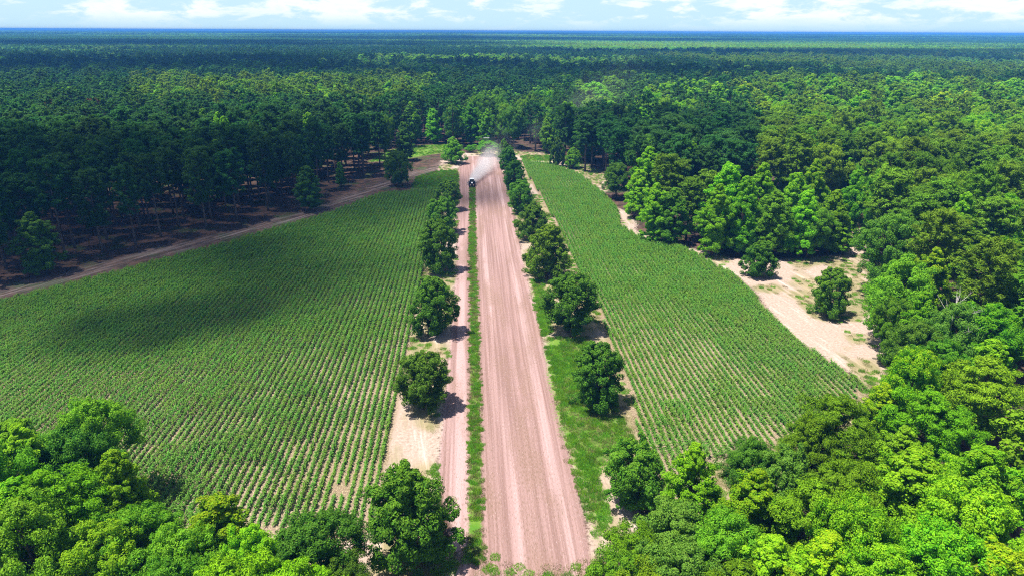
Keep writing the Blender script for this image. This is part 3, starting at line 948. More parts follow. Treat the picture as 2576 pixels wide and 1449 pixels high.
NRW = 'trees of the near right wood'
for a in [
    (2315, 882, 12, 3.2, 'round0', 'yellow', 'yellow-green round tree at the sandy corner of the near right wood'),
    (2495, 905, 12, 4.6, 'feather0', 'olive', 'wide dark olive tree behind the yellow-green round one'),
    (2225, 958, 10, 2.6, 'gum1', 'yellow', 'small yellow-topped tree at the corn corner of the near right wood'),
    (2115, 990, 11, 3.6, 'feather1', 'olive', 'dark olive layered tree bordering the right corn'),
    (2350, 985, 11, 3.8, 'feather0', 'lime', 'lime feathery tree below the yellow-green round one'),
    (2060, 1050, 9, 2.4, 'round2', 'olive', 'small olive tree at the lower corn edge'),
    (2330, 1115, 13, 4.6, 'gum0', 'bright', 'huge bright green tree in the middle of the near right wood'),
    (2490, 1105, 14, 4.0, 'gum2', 'bright', 'bright tall tree at the far right of the near right wood'),
    (1757, 1112, 11, 2.7, 'gum1', 'bright', 'bright conical tree poking into the right corn'),
    (1895, 1105, 8.5, 2.4, 'round3', 'oak', 'dark round tree on the lower edge of the right corn'),
    (1905, 1172, 11, 3.2, 'gum0', 'yellow', 'yellow-tipped tree below the dark round one'),
    (1990, 1125, 9, 2.6, 'oak3', 'grey', 'open grey-green tree with visible stem in the near right wood'),
    (2140, 1165, 11, 3.2, 'feather1', 'olive', 'olive tree left of the huge bright tree'),
    (2065, 1215, 11, 3.4, 'feather0', 'olive', 'drooping olive tree among the yellow ones'),
    (2170, 1265, 12, 3.0, 'round1', 'bright', 'rounded bright tree under the olive ones'),
    (2090, 1330, 11, 3.2, 'gum1', 'yellow', 'yellow tree near the bottom of the near right wood'),
    (2480, 1235, 13, 4.2, 'round2', 'bright', 'pale bright dome at the lower right'),
    (2380, 1330, 12, 4.0, 'round0', 'bright', 'bright dome below the huge bright tree'),
    (2530, 1360, 12, 3.6, 'gum2', 'yellow', 'yellow-green tree in the bottom right corner'),
    (1820, 1290, 10, 3.2, 'round3', 'mid', 'mid-green tree with bare twigs below the yellow-tipped one'),
    (1700, 1270, 9, 3.4, 'round0', 'grey', 'grey-green tree behind the nearest right avenue tree'),
    (1620, 1345, 8, 2.8, 'feather1', 'olive', 'olive tree beside the strip at the near right'),
    (1720, 1370, 9, 3.2, 'round2', 'grey', 'grey-green dome in the lower part of the near right wood'),
    (1560, 1400, 7.5, 2.4, 'round1', 'mid', 'dark green tree closest to the strip at the bottom right'),
    (1960, 1345, 11, 3.2, 'gum0', 'bright', 'bright tree between the yellow and mid-green ones'),
    (2260, 1400, 11, 3.6, 'round3', 'bright', 'bright tree at the bottom, left of the bright dome'),
    (1870, 1420, 9, 3.0, 'feather0', 'olive', 'olive tree at the bottom edge of the near right wood'),
    (2010, 1440, 10, 3.2, 'gum2', 'yellow', 'yellow-topped tree at the bottom edge of the near right wood'),
    (1650, 1440, 8, 2.8, 'round1', 'olive', 'yellowish olive tree at the bottom by the strip'),
]:
    by_top(*a, group=NRW)

RMW = 'trees along the right side of the sandy clearing'
for a in [
    (2268, 540, 15, 5.0, 'round0', 'oak', 'tall dark dome at the mouth of the clearing gap'),
    (2290, 655, 14, 4.6, 'round2', 'mid', 'broad green tree hanging over the sandy clearing'),
    (2265, 755, 10, 2.8, 'round1', 'mid', 'leafy tree at the sand below the broad green one'),
    (2362, 612, 15, 3.4, 'gum0', 'yellow', 'yellow-green cone standing above the clearing-side trees'),
    (2330, 720, 13, 3.0, 'gum2', 'bright', 'bright tree below the yellow-green cone'),
    (2415, 770, 12, 3.4, 'round3', 'grey', 'pale grey-green tree by the bleached snag'),
    (2310, 810, 10, 3.2, 'round0', 'oak', 'dark tree casting its shadow on the sand'),
    (2520, 775, 12, 4.2, 'round3', 'bright', 'wide green tree right of the bleached snag'),
    (2440, 480, 17, 3.2, 'gum1', 'bright', 'bright tree rising among the olive pines'),
    (2500, 850, 12, 3.6, 'gum1', 'bright', 'bright tree above the dark olive one'),
    (2380, 850, 11, 3.2, 'feather1', 'mid', 'feathery tree in the hollow behind the yellow-green round one'),
]:
    by_top(*a, group=RMW)
ISL = 'trees of the grove between the corn and the clearing'
for a in [
    (1640, 362, 18, 4.9, 'gum0', 'bright', 'bright round-topped tree at the left end of the grove'),
    (1612, 420, 13, 3.6, 'gum2', 'bright', 'lower bright tree at the very left of the grove'),
    (1742, 353, 18, 4.4, 'gum1', 'bright', 'twin-topped bright tree behind the grove pine'),
    (1838, 400, 19, 4.7, 'gum2', 'bright', 'broad bright tree near the centre of the grove'),
    (1850, 505, 11, 4.2, 'gum0', 'bright', 'low front tree of the grove above the small clearing tree'),
    (1925, 405, 18, 4.3, 'gum1', 'bright', 'pointed bright tree right of the grove centre'),
    (1960, 470, 15, 4.2, 'gum0', 'mid', 'shaded tree in the front of the grove'),
    (2008, 425, 16, 3.9, 'gum2', 'bright', 'slim bright tree right of centre in the grove'),
    (2062, 392, 18, 4.0, 'gum0', 'yellow', 'yellow-topped tree in the right half of the grove'),
    (2110, 475, 14, 3.6, 'gum1', 'bright', 'front tree at the right end of the grove'),
    (2160, 418, 17, 3.6, 'gum2', 'bright', 'gum near the right end of the grove'),
    (2232, 408, 17, 3.6, 'gum1', 'bright', 'tall pointed tree at the right end beyond the gap'),
    (1880, 440, 17, 4.0, 'gum1', 'bright', 'bright tree in front of the broad central one of the grove'),
    (1810, 455, 16, 3.8, 'gum0', 'lime', 'light lime tree left of the broad central one in the grove'),
    (2035, 470, 15, 3.8, 'gum2', 'bright', 'bright tree in the second row of the grove, right half'),
    (1700, 470, 13, 3.6, 'gum1', 'mid', 'mid-green tree in front of the broad olive grove pine'),
    (1655, 455, 14, 3.6, 'gum0', 'bright', 'front tree near the left end of the grove, reaching the ground'),
    (2120, 535, 9, 3.2, 'gum0', 'yellow', 'short yellow-green tree at the right corner of the grove'),
    (1900, 548, 7.5, 3.2, 'round2', 'mid', 'low shaded bushy tree behind the small clearing tree'),
    (1830, 545, 7, 3.2, 'round1', 'oak', 'dark low bushy tree on the sandy front of the grove'),
    (2075, 548, 7, 3.0, 'round3', 'oak', 'dark low bushy tree at the right front of the grove'),
    (2050, 520, 11, 3.9, 'round1', 'mid', 'low leafy tree at the foot of the grove'),
    (1780, 520, 8.5, 3.4, 'round3', 'mid', 'bushy tree at the sandy foot of the grove'),
    (1985, 545, 7.5, 3.6, 'round0', 'mid', 'low bush-like tree on the shaded front of the grove'),
]:
    by_top(*a, group=ISL)
for a in [
    (1690, 388, 18, 4.4, 'pine4', 'pine_olive', 'broad olive pine in the left half of the grove'),
    (1785, 432, 15, 3.4, 'pine2', 'pine_olive', 'spreading olive pine with long low limbs in the grove'),
    (1740, 450, 14, 3.2, 'pine0', 'pine_olive', 'shorter olive pine on the sandy edge of the grove'),
]:
    by_top(*a, group=ISL, name='pine_tree')
for a in [
    (2420, 545, 15, 4.0, 'pine0', 'pine_olive', 'wide olive pine behind the tall dark dome'),
    (2500, 620, 14, 4.0, 'pine2', 'pine_olive', 'olive pine right of the yellow-green cone'),
    (2560, 690, 13, 3.6, 'pine4', 'pine_olive', 'yellowish pine at the right edge of the photo'),
    (2465, 720, 10, 3.0, 'pine3', 'pine_olive', 'low yellowish pine in the hollow by the snag'),
    (2520, 500, 16, 4.0, 'pine1', 'pine_olive', 'olive pine at the right edge above the clearing trees'),
    (2330, 470, 16, 3.6, 'pine2', 'pine_olive', 'olive pine above the gap in the right wood'),
]:
    by_top(*a, group=RMW, name='pine_tree')
for a in [(125, 254, 18, 2.8, 'pine3', 'pine_red', 'red-brown dying pine, left one of two'), (230, 250, 18, 3.0, 'pine1', 'pine_red', 'red-brown dying pine, right one of two')]:
    by_top(*a, group='dying pines in the left wood', name='pine_tree')
for (u, v, R) in [(505, 268, 3.6), (545, 276, 3.2), (735, 272, 3.4), (775, 280, 3.2), (690, 228, 3.6), (560, 290, 2.8)]:
    by_top(u, v, 20, R * 1.25, 'gum%d' % random.randrange(3), 'bright', 'bright lime-green tree standing out of the dark left pine wood',
           'bright trees in the left pine wood')

# bleached dead trees
def snag(x, y, H, seed, label):
    r = np.random.default_rng(seed)
    root = bpy.data.objects.new('dead_tree', None)
    COL.objects.link(root); root.location = (x, y, 0)
    tag(root, label, 'dead tree')
    Builder().tube([(0, 0, -0.2), (0.1, 0.05, H * 0.5), (0.05, 0.2, H)], [0.12, 0.08, 0.02], 7).build('trunk', DEADWOOD, root, True)
    b = Builder()
    for i in range(13):
        z = H * r.uniform(0.5, 0.95); a = r.uniform(0, 6.28); ln = (1.25 - z / H) * H * 0.4 + 0.5
        e = np.array([math.cos(a) * ln, math.sin(a) * ln, z + ln * 0.7])
        s0 = np.array([0.08, 0.1, z]); m = (s0 + e) / 2 + r.normal(0, 0.12, 3)
        b.tube([s0, m, e], [0.035, 0.024, 0.008], 5, False)
        for _ in range(3):
            w = r.uniform(0.4, 0.9); q = s0 + (e - s0) * w
            b.tube([q, q + r.normal(0, 0.35, 3) + np.array([0, 0, 0.4])], [0.015, 0.006], 4, False)
    b.build('branches', DEADWOOD, root, True)
    ALL_TREES.append((x, y, 1.0))
for (u, v, H, s, lb) in [(2412, 745, 13, 1, 'bleached bare snag among the trees right of the clearing'), (1735, 1168, 6.5, 2, 'grey bare snag at the bottom corner of the right corn'),
                         (205, 1395, 7, 3, 'pale bare twigs of a dead tree in the near left wood')]:
    x, y = ground(u, v, H)
    snag(x, y, H, s, lb)

# ------------------------------------------------------------------ the rest of the wood
PATCH = [  # u, v of the canopy, half sizes, pine share, broadleaf palettes
    (1290, 300, 120, 75, 0.15, ['mid', 'mid', 'oak']),
    (1330, 255, 130, 40, 0.2, ['mid', 'bright', 'oak']),
    (1580, 255, 210, 50, 0.12, ['bright', 'lime', 'grey', 'bright']),
    (1690, 330, 260, 75, 0.85, ['mid', 'grey']),
    (1900, 255, 240, 35, 0.15, ['lime', 'bright', 'bright', 'grey', 'yellow']),
    (2330, 265, 440, 70, 0.15, ['bright', 'mid', 'lime', 'olive', 'bright', 'lime', 'yellow']),
    (2300, 345, 340, 40, 0.3, ['bright', 'mid', 'olive', 'lime']),
    (2200, 420, 480, 110, 0.66, ['bright', 'mid', 'bright', 'olive']),
    (690, 222, 370, 30, 0.35, ['lime', 'bright', 'yellow', 'mid']),
    (300, 160, 500, 40, 0.5, ['mid', 'grey', 'mid']),
    (2100, 200, 600, 28, 0.6, ['mid', 'olive']),
]
def palette(x, y, hh=15.0):
    u, v, d = look(x, y, hh)
    for (cu, cv, a, b, ps, pal) in PATCH:
        if ((u - cu) / a) ** 2 + ((v - cv) / b) ** 2 < 1:
            return u, v, ps, pal
    if v > 900 or (u > 2100 and v > 520): return u, v, 0.06, ['bright', 'mid', 'yellow', 'olive', 'grey', 'bright']
    if u < 1180 and v > 285: return u, v, 0.9, ['oak', 'mid']
    if v > 200: return u, v, 0.6, ['mid', 'bright', 'oak']
    return u, v, 0.72, ['mid', 'grey', 'oak']

cell = {}
def occupied(x, y, s, reg=True):
    c = (int(x // 6), int(y // 6))
    for i in (-2, -1, 0, 1, 2):
        for j in (-2, -1, 0, 1, 2):
            for (px, py, pr) in cell.get((c[0] + i, c[1] + j), ()):
                if (px - x) ** 2 + (py - y) ** 2 < (s * pr) ** 2:
                    return True
    return False
def occupy(x, y, f=1.0):
    cell.setdefault((int(x // 6), int(y // 6)), []).append((x, y, f))
for (x, y, R) in ALL_TREES:
    occupy(x, y, 0.95)

cand = []
NC = 60000
ang = rng.uniform(-RAD(43), RAD(43), NC) + YAW
dist = np.sqrt(rng.uniform(28 ** 2, 520 ** 2, NC))
CX, CY = np.sin(ang) * dist, np.cos(ang) * dist
P = np.column_stack([CX, CY])
sd = sdf(OPEN, P)
P = P[sd < -1.4]
sdo = -sd[sd < -1.4]
# a little glade behind the first trunks on the left
gl = sdf(GRASS_FAR, P)
keep = (gl < -1) & ~((np.abs(P[:, 0] - 4) < 22) & (P[:, 1] < 52)) | (rng.random(len(P)) < 0.004)
P, sdo = P[keep], sdo[keep]
fill_trees = []
for (x, y), so in zip(P, sdo):
    u, v, ps, pal = palette(x, y)
    is_pine = random.random() < ps
    leftwood = u < 1180 and v > 240
    s = (5.6 if leftwood else 6.3) if is_pine else (8.2 if (u > 1430 and v < 345) else 7.2)
    if leftwood and so < 10: s = 6.4
    if v > 900: s = 4.8
    if u > 2080 and 500 < v < 800 and so < 4.5: continue
    bu, bv, _ = look(x, y, 0)
    if (1560 < bu < 2185 and bv > 540) or (840 < bu < 1640 and bv > 1400) or (640 < bu < 1900 and bv > 1560): continue
    if occupied(x, y, s): continue
    occupy(x, y)
    fill_trees.append((x, y, is_pine, random.choice(pal), so, u, v))

def ordinal(n):
    ones = ['', 'first', 'second', 'third', 'fourth', 'fifth', 'sixth', 'seventh', 'eighth', 'ninth', 'tenth', 'eleventh', 'twelfth', 'thirteenth', 'fourteenth',
            'fifteenth', 'sixteenth', 'seventeenth', 'eighteenth', 'nineteenth']
    if n < 20: return ones[n]
    tens = {2: 'twent', 3: 'thirt', 4: 'fort', 5: 'fift'}[n // 10]
    return tens + 'ieth' if n % 10 == 0 else tens + 'y-' + ones[n % 10]

fill_trees.sort(key=lambda q: q[0] ** 2 + q[1] ** 2)
n_p = sum(1 for o in bpy.data.objects if o.name.startswith('pine_tree'))
n_b = sum(1 for o in bpy.data.objects if o.name.startswith('broadleaf_tree'))
in_view = lambda u, v: -90 < u < 2666 and v < 1560
rest, edge_row = [], []
for q in fill_trees:
    x, y, is_pine, pal, so, u, v = q
    vis = in_view(u, v)
    if is_pine and vis and n_p < 298:
        n_p += 1
    elif not is_pine and vis and n_b < 298:
        n_b += 1
    else:
        rest.append(q)
        continue
    D = math.hypot(x, y)
    if is_pine:
        left = u < 1180
        mat = 'pine_olive' if (u >= 1900 or (330 < u < 1080 and v < 255)) else 'pine'
        H, R = random.uniform(16.5, 21), (random.uniform(2.9, 4.2) if u < 1180 else random.uniform(3.3, 4.8))
        if left and so < 7 and v > 300:
            label, group = None, 'front row of pines beside the left track'
        elif left:
            label, group = 'tall dark pine inside the shaded wood left of the corn', 'pines inside the left wood'
        elif u < 1560:
            label, group = 'pine in the wood behind the far end of the fields', 'pines behind the far end'
        elif u < 1900:
            label, group = 'dark pine in the shaded stand behind the grove', 'dark pines behind the grove'
        else:
            label, group = 'olive-green pine in the sunny wood on the right', 'pines in the right wood'
        o = plant('pine%d' % random.randrange(5), 'pine_tree', x, y, H, R, mat, label, 'tree', group)
        if label is None: edge_row.append((math.hypot(x, y), o))
    else:
        if v > 880 and u < 1288:
            H, R = random.uniform(7.5, 11), random.uniform(2.6, 3.6)
            label, group = 'leafy tree crowded among the taller trees of the near left wood', NLW
        elif v > 880:
            H, R = random.uniform(7.5, 11.5), random.uniform(2.6, 3.6)
            label, group = 'leafy tree crowded among the taller trees of the near right wood', NRW
        elif u > 2100 and v > 520:
            H, R = random.uniform(9, 13), random.uniform(2.8, 3.8)
            label, group = 'leafy tree in the thick wood right of the sandy clearing', RMW
        elif u < 1180:
            H, R = random.uniform(14, 18), random.uniform(3.4, 4.6)
            label, group = 'broadleaf tree mixed into the left pine wood', 'broadleaf trees in the left wood'
        elif u < 1480:
            H, R = random.uniform(15, 19), random.uniform(3.6, 4.8)
            label, group = 'green broadleaf tree in the wood behind the far end of the strip', 'broadleaf trees behind the far end'
        else:
            H, R = random.uniform(14, 18), random.uniform(4.6, 7.0)
            label, group = 'bright broadleaf tree in the sunny wood beyond the grove', 'broadleaf trees in the right wood'
        kd = random.choice(['gum0', 'gum1', 'gum2', 'round0', 'round1', 'round2', 'round3']) if D < 1000 else 'round0'
        if v > 880 and random.random() < 0.25: kd = random.choice(['feather0', 'feather1'])
        plant(kd, 'broadleaf_tree', x, y, H, R, pal, label, 'tree', group)
edge_row.sort(key=lambda e: e[0])
for i, (_, o) in enumerate(edge_row):
    o['label'] = 'bare-trunked pine in the front row beside the left track, %s from the near end' % ordinal(i + 1)

# far wood: nobody could count it
def recolor(kind, mat):
    me = K[kind].crown.copy()
    me.materials.clear(); me.materials.append(L[mat])
    return me
def whole(kind, mat):
    """crown and stem in one mesh for the uncounted wood"""
    k = K[kind]
    v, f, tip, rnd = k.raw
    tv = np.array([p.co[:] for p in k.trunk.vertices])
    tf = np.array([p.vertices[:] for p in k.trunk.polygons if len(p.vertices) == 4])
    nf = len(f)
    me = quad_mesh(kind, np.vstack([v, tv]), np.vstack([f, tf + len(v)]), L[mat],
                   [('tip', 'FACE', np.concatenate([tip, np.zeros(len(tf))])), ('rnd', 'FACE', np.concatenate([rnd, np.full(len(tf), 0.5)]))])
    me.materials.append(PINEBARK if 'pine' in kind else BARK)
    mi = np.zeros(nf + len(tf), np.int32); mi[nf:] = 1
    me.polygons.foreach_set('material_index', mi)
    return me
far_forms, far_idx = [], {}
for k in range(3):
    for m in ('pine', 'pine_olive'):
        far_idx.setdefault(m, []).append(len(far_forms)); far_forms.append(whole('farpine%d' % k, m))
    for m in ('mid', 'bright', 'oak', 'lime', 'grey', 'olive', 'yellow'):
        far_idx.setdefault(m, []).append(len(far_forms)); far_forms.append(whole('farround%d' % k, m))
pts, pick, size = [], [], []
for (x, y, is_pine, pal, so, u, v) in rest:
    if is_pine: pal = 'pine_olive' if (u > 1900 and v > 150) or (330 < u < 1080 and 195 < v < 255) else 'pine'
    k = random.choice(far_idx[pal])
    s = random.uniform(0.8, 1.1)
    if v > 880: s *= 0.65
    elif not is_pine and u > 1430: s *= 1.18
    pts.append((x, y, -0.2)); pick.append(k); size.append((s * 1.32, s * 1.32, s * random.uniform(0.9, 1.1)))
# 500 m to 1.3 km
NC = 52000
ang = rng.uniform(-RAD(41), RAD(41), NC) + YAW
dist = np.sqrt(rng.uniform(515 ** 2, 1300 ** 2, NC))
X, Y = np.sin(ang) * dist, np.cos(ang) * dist
Z = land_z(X, Y)
PP = np.column_stack([X, Y])
mixn = fbm(PP, 160, 801)
brn = fbm(PP, 240, 811)
for x, y, z, a, b in zip(X, Y, Z, mixn, brn):
    if occupied(x, y, 6.4): continue
    occupy(x, y)
    if a + random.gauss(0, 0.07) > 0.46:
        pal = 'pine_olive' if (x > 250 and b > 0.45) else 'pine'
    else:
        pal = random.choice(['mid', 'bright', 'lime', 'olive'] if b > 0.5 else ['mid', 'oak', 'grey'])
    s = random.uniform(0.78, 1.12)
    pts.append((x, y, z - 0.2)); pick.append(random.choice(far_idx[pal])); size.append((s * 1.3, s * 1.3, s))
pts = np.array(pts)
scatter('wood', far_forms, pts, pick, rng.uniform(0, 6.28, len(pts)), size)

# beyond: blocks of canopy
def canopy(seed, mats_share, T=60.0):
    r = np.random.default_rng(seed)
    C = []
    n = int(T * T / 30)
    p = np.column_stack([r.uniform(-T / 2, T / 2, (n, 2)), r.uniform(11.5, 16.5, n)])
    m = 42
    idx = np.repeat(np.arange(n), m)
    d = unit(r.normal(size=(n * m, 3)))
    rad = r.uniform(2.6, 3.8, n)[idx]
    q = p[idx] + d * rad[:, None] * np.array([1, 1, 1.1]) * r.uniform(0.8, 1.1, (n * m, 1))
    nr = unit(d + np.array([0, 0, 0.4]) + r.normal(size=d.shape) * 0.35)
    v, f = leaf_cards(q, nr, 1.05, 0.75, r)
    tip = np.clip(d[:, 2], 0, 1) * r.random(n * m)
    rnd = 0.5 * r.random(n * m) + 0.5 * r.random(n)[idx]
    me = quad_mesh('canopy', v, f, None, [('tip', 'FACE', tip), ('rnd', 'FACE', rnd)])
    for mm in mats_share: me.materials.append(L[mm])
    me.polygons.foreach_set('material_index', r.integers(0, len(mats_share), n)[idx].astype(np.int32))
    return me
blocks = [canopy(900, ['pine']), canopy(901, ['pine', 'pine', 'oak']), canopy(902, ['pine', 'mid', 'oak', 'grey']), canopy(903, ['mid', 'bright', 'olive', 'lime']),
          canopy(904, ['mid', 'grey', 'bright', 'pine'])]
pts, pick, size = [], [], []
def ring(r0, r1, T, zs):
    s = T * 0.92
    for y in np.arange(0, r1, s):
        for x in np.arange(-r1, r1, s):
            x2, y2 = x + random.uniform(-4, 4), y + random.uniform(-4, 4)
            D = math.hypot(x2, y2)
            if not (r0 < D < r1): continue
            a = math.atan2(x2, y2) - YAW
            if abs(a) > RAD(41): continue
            pts.append((x2, y2)); size.append((T / 60, T / 60, zs))
ring(1285, 3600, 60, 1.05)
ring(3560, 12500, 190, 1.25)
P = np.array(pts)
Z = land_z(P[:, 0], P[:, 1])
a, b = fbm(P, 900, 821), fbm(P, 420, 831)
for p, q, w in zip(P, a, b):
    k = q + random.gauss(0, 0.04)
    pick.append(0 if k > 0.56 else 1 if k > 0.46 else 2 if k > 0.38 else 4 if k > 0.32 else 3)
scatter('far_wood', blocks, np.column_stack([P, Z]), pick, rng.integers(0, 4, len(P)) * math.pi / 2, size)

# ------------------------------------------------------------------ tractor
PAINT = solid_mat('dark blue tractor paint', (0.012, 0.02, 0.06), 0.3, 0, 0.5, 0.2, 3)
WHITE = solid_mat('white painted roof', (0.78, 0.78, 0.8), 0.35, 0, 0.5, 0.05, 3)
RUBBER = solid_mat('tyre rubber', (0.015, 0.015, 0.017), 0.85, 0, 0.2, 0.3, 9)
BLACK = solid_mat('black iron', (0.02, 0.02, 0.022), 0.5, 0.3, 0.4, 0.3, 6)
RIM = solid_mat('pale wheel steel', (0.55, 0.55, 0.57), 0.4, 0.4, 0.5, 0.1, 6)
GLASS = solid_mat('dark cab glass', (0.03, 0.045, 0.06), 0.06, 0, 0.6)
LAMP = solid_mat('headlamp lens', (0.85, 0.86, 0.9), 0.12, 0, 0.6)
STEEL = solid_mat('worn disc steel', (0.22, 0.2, 0.19), 0.45, 0.7, 0.5, 0.3, 6)

tx, ty = ground(1187.5, 473)
trac = bpy.data.objects.new('tractor', None); COL.objects.link(trac)
trac.location = (tx, ty + 1.9, 0)
trac.scale = (0.88, 0.88, 0.88)
tag(trac, 'dark blue tractor with white cab roof driving down the strip, raising dust', 'tractor')
# local: -y is forward (towards the camera)
Builder().box((0, -1.15, 1.22), (0.78, 1.9, 0.62), (0.86, 0.97)).box((0, -1.15, 0.78), (0.5, 1.9, 0.28)).box((0, 0.35, 0.8), (0.6, 1.4, 0.5)).build('body', PAINT, trac)
Builder().box((0, -2.13, 1.16), (0.66, 0.05, 0.52)).build('grille', BLACK, trac)
for s in (-1, 1):
    Builder().box((s * 0.22, -2.17, 1.3), (0.16, 0.04, 0.14)).build('headlight', LAMP, trac)
Builder().box((0, -1.2, 1.548), (0.52, 1.5, 0.03)).build('hood_panel', WHITE, trac)
Builder().box((0, -2.35, 0.72), (0.72, 0.36, 0.3)).box((0, -2.35, 0.9), (0.6, 0.3, 0.08)).build('front_weight', BLACK, trac)
cabf = Builder()
for sx in (-1, 1):
    for yy in (-0.25, 0.95):
        cabf.tube([(sx * 0.72, yy, 1.1), (sx * 0.66, yy + (0.08 if yy < 0 else -0.05), 2.55)], [0.045, 0.04], 6)
cabf.box((0, 0.35, 1.12), (1.5, 1.3, 0.1))
cab = cabf.build('cab', BLACK, trac)
Builder().box((0, 0.35, 2.62), (1.5, 1.5, 0.16), (0.9, 0.9)).build('roof', WHITE, cab)
g = Builder().box((0, -0.19, 1.85), (1.28, 0.02, 1.3)).build('windshield', GLASS, cab)
for s in (-1, 1):
    Builder().box((s * 0.685, 0.35, 1.85), (0.02, 1.1, 1.3)).build('side_window', GLASS, cab)
Builder().box((0, 0.92, 1.85), (1.28, 0.02, 1.3)).build('rear_window', GLASS, cab)
Builder().tube([(0.3, -0.75, 1.5), (0.3, -0.75, 2.5)], [0.05, 0.045], 8).build('exhaust_pipe', BLACK, trac)
for s in (-1, 1):
    Builder().tube([(s * 0.72, -0.3, 2.2), (s * 1.0, -0.4, 2.2)], [0.02, 0.02], 5).box((s * 1.05, -0.42, 2.12), (0.18, 0.03, 0.28)).build('mirror', BLACK, trac)
    Builder().box((s * 0.9, 0.45, 1.62), (0.46, 1.25, 0.07)).box((s * 0.9, -0.14, 1.42), (0.46, 0.07, 0.42)).build('fender', PAINT, trac)
def wheel(x, y, r, w):
    tb = Builder().lathe_x((x, y, r), [(-w / 2, r * 0.62), (-w / 2, r * 0.9), (-w * 0.36, r * 0.985), (0, r), (w * 0.36, r * 0.985), (w / 2, r * 0.9), (w / 2, r * 0.62)], 26)
    for k in range(20):
        a = 2 * math.pi * k / 20
        for sd_ in (-1, 1):
            cy, cz = math.cos(a + sd_ * 0.06), math.sin(a + sd_ * 0.06)
            tb.box((x + sd_ * w * 0.25, y + cy * r * 0.995, r + cz * r * 0.995), (w * 0.42, 0.08, 0.08))
    w0 = bpy.data.objects.new('wheel', None); COL.objects.link(w0); w0.parent = trac
    tb.build('tyre', RUBBER, w0)
    sgn = 1 if x > 0 else -1
    Builder().lathe_x((x + sgn * w * 0.46, y, r), [(-0.05, r * 0.6), (0.05, r * 0.6), (0.06, r * 0.5), (0.01, r * 0.3), (0.05, r * 0.2)], 20).build('rim', RIM, w0)
for s in (-1, 1):
    wheel(s * 0.92, 0.45, 0.86, 0.52)
    wheel(s * 0.82, -1.75, 0.56, 0.36)
Builder().tube([(-0.85, -1.75, 0.56), (0.85, -1.75, 0.56)], [0.09, 0.09], 8).tube([(-0.85, 0.45, 0.86), (0.85, 0.45, 0.86)], [0.12, 0.12], 8).build('axles', BLACK, trac)

har = bpy.data.objects.new('disc_harrow', None); COL.objects.link(har)
har.location = (tx, ty + 4.6, 0)
tag(har, 'low steel disc harrow pulled behind the tractor in its dust', 'harrow')
Builder().box((0, -0.55, 0.62), (3.1, 0.12, 0.12)).box((0, 0.55, 0.62), (3.1, 0.12, 0.12)).box((-0.9, 0, 0.62), (0.1, 1.1, 0.1)).box((0.9, 0, 0.62), (0.1, 1.1, 0.1)).tube([(0, -0.6, 0.62), (0, -1.3, 0.6)], [0.06, 0.06], 6).build('frame', BLACK, har)
for yy in (-0.55, 0.55):
    b = Builder().tube([(-1.55, yy, 0.28), (1.55, yy, 0.28)], [0.03, 0.03], 6)
    for k in range(13):
        b.lathe_x((-1.5 + k * 0.25, yy, 0.28), [(-0.012, 0.30), (0.012, 0.30), (0.03, 0.1)], 16)
    for s in (-1, 1): b.box((s * 1.2, yy, 0.44), (0.06, 0.06, 0.3))
    b.build('disc_gang', STEEL, har)

# ------------------------------------------------------------------ hunting stand at the far wood
STAND = solid_mat('weathered grey boards', (0.16, 0.16, 0.17), 0.8, 0, 0.2, 0.3, 4)
hx, hy = ground(1224, 384)
hs = bpy.data.objects.new('hunting_stand', None); COL.objects.link(hs); hs.location = (hx, hy, 0)
tag(hs, 'small dark box stand on legs at the edge of the far wood', 'hunting stand')
Builder().box((0, 0, 4.15), (1.9, 1.9, 1.1)).build('cabin', STAND, hs)
Builder().box((0, 0, 5.5), (2.2, 2.2, 0.14)).build('roof', STAND, hs)
for sx in (-1, 1):
    for sy in (-1, 1):
        Builder().tube([(sx * 1.15, sy * 1.15, -0.1), (sx * 0.88, sy * 0.88, 5.45)], [0.07, 0.06], 6).build('leg', BARK, hs)
lb = Builder()
for k in range(9): lb.box((0, -1.28 + 0.03 * k, 0.4 + k * 0.38), (0.5, 0.05, 0.05))
lb.tube([(-0.27, -1.34, 0), (-0.27, -1.0, 3.7)], [0.03, 0.03], 5).tube([(0.27, -1.34, 0), (0.27, -1.0, 3.7)], [0.03, 0.03], 5)
lb.build('ladder', STAND, hs)

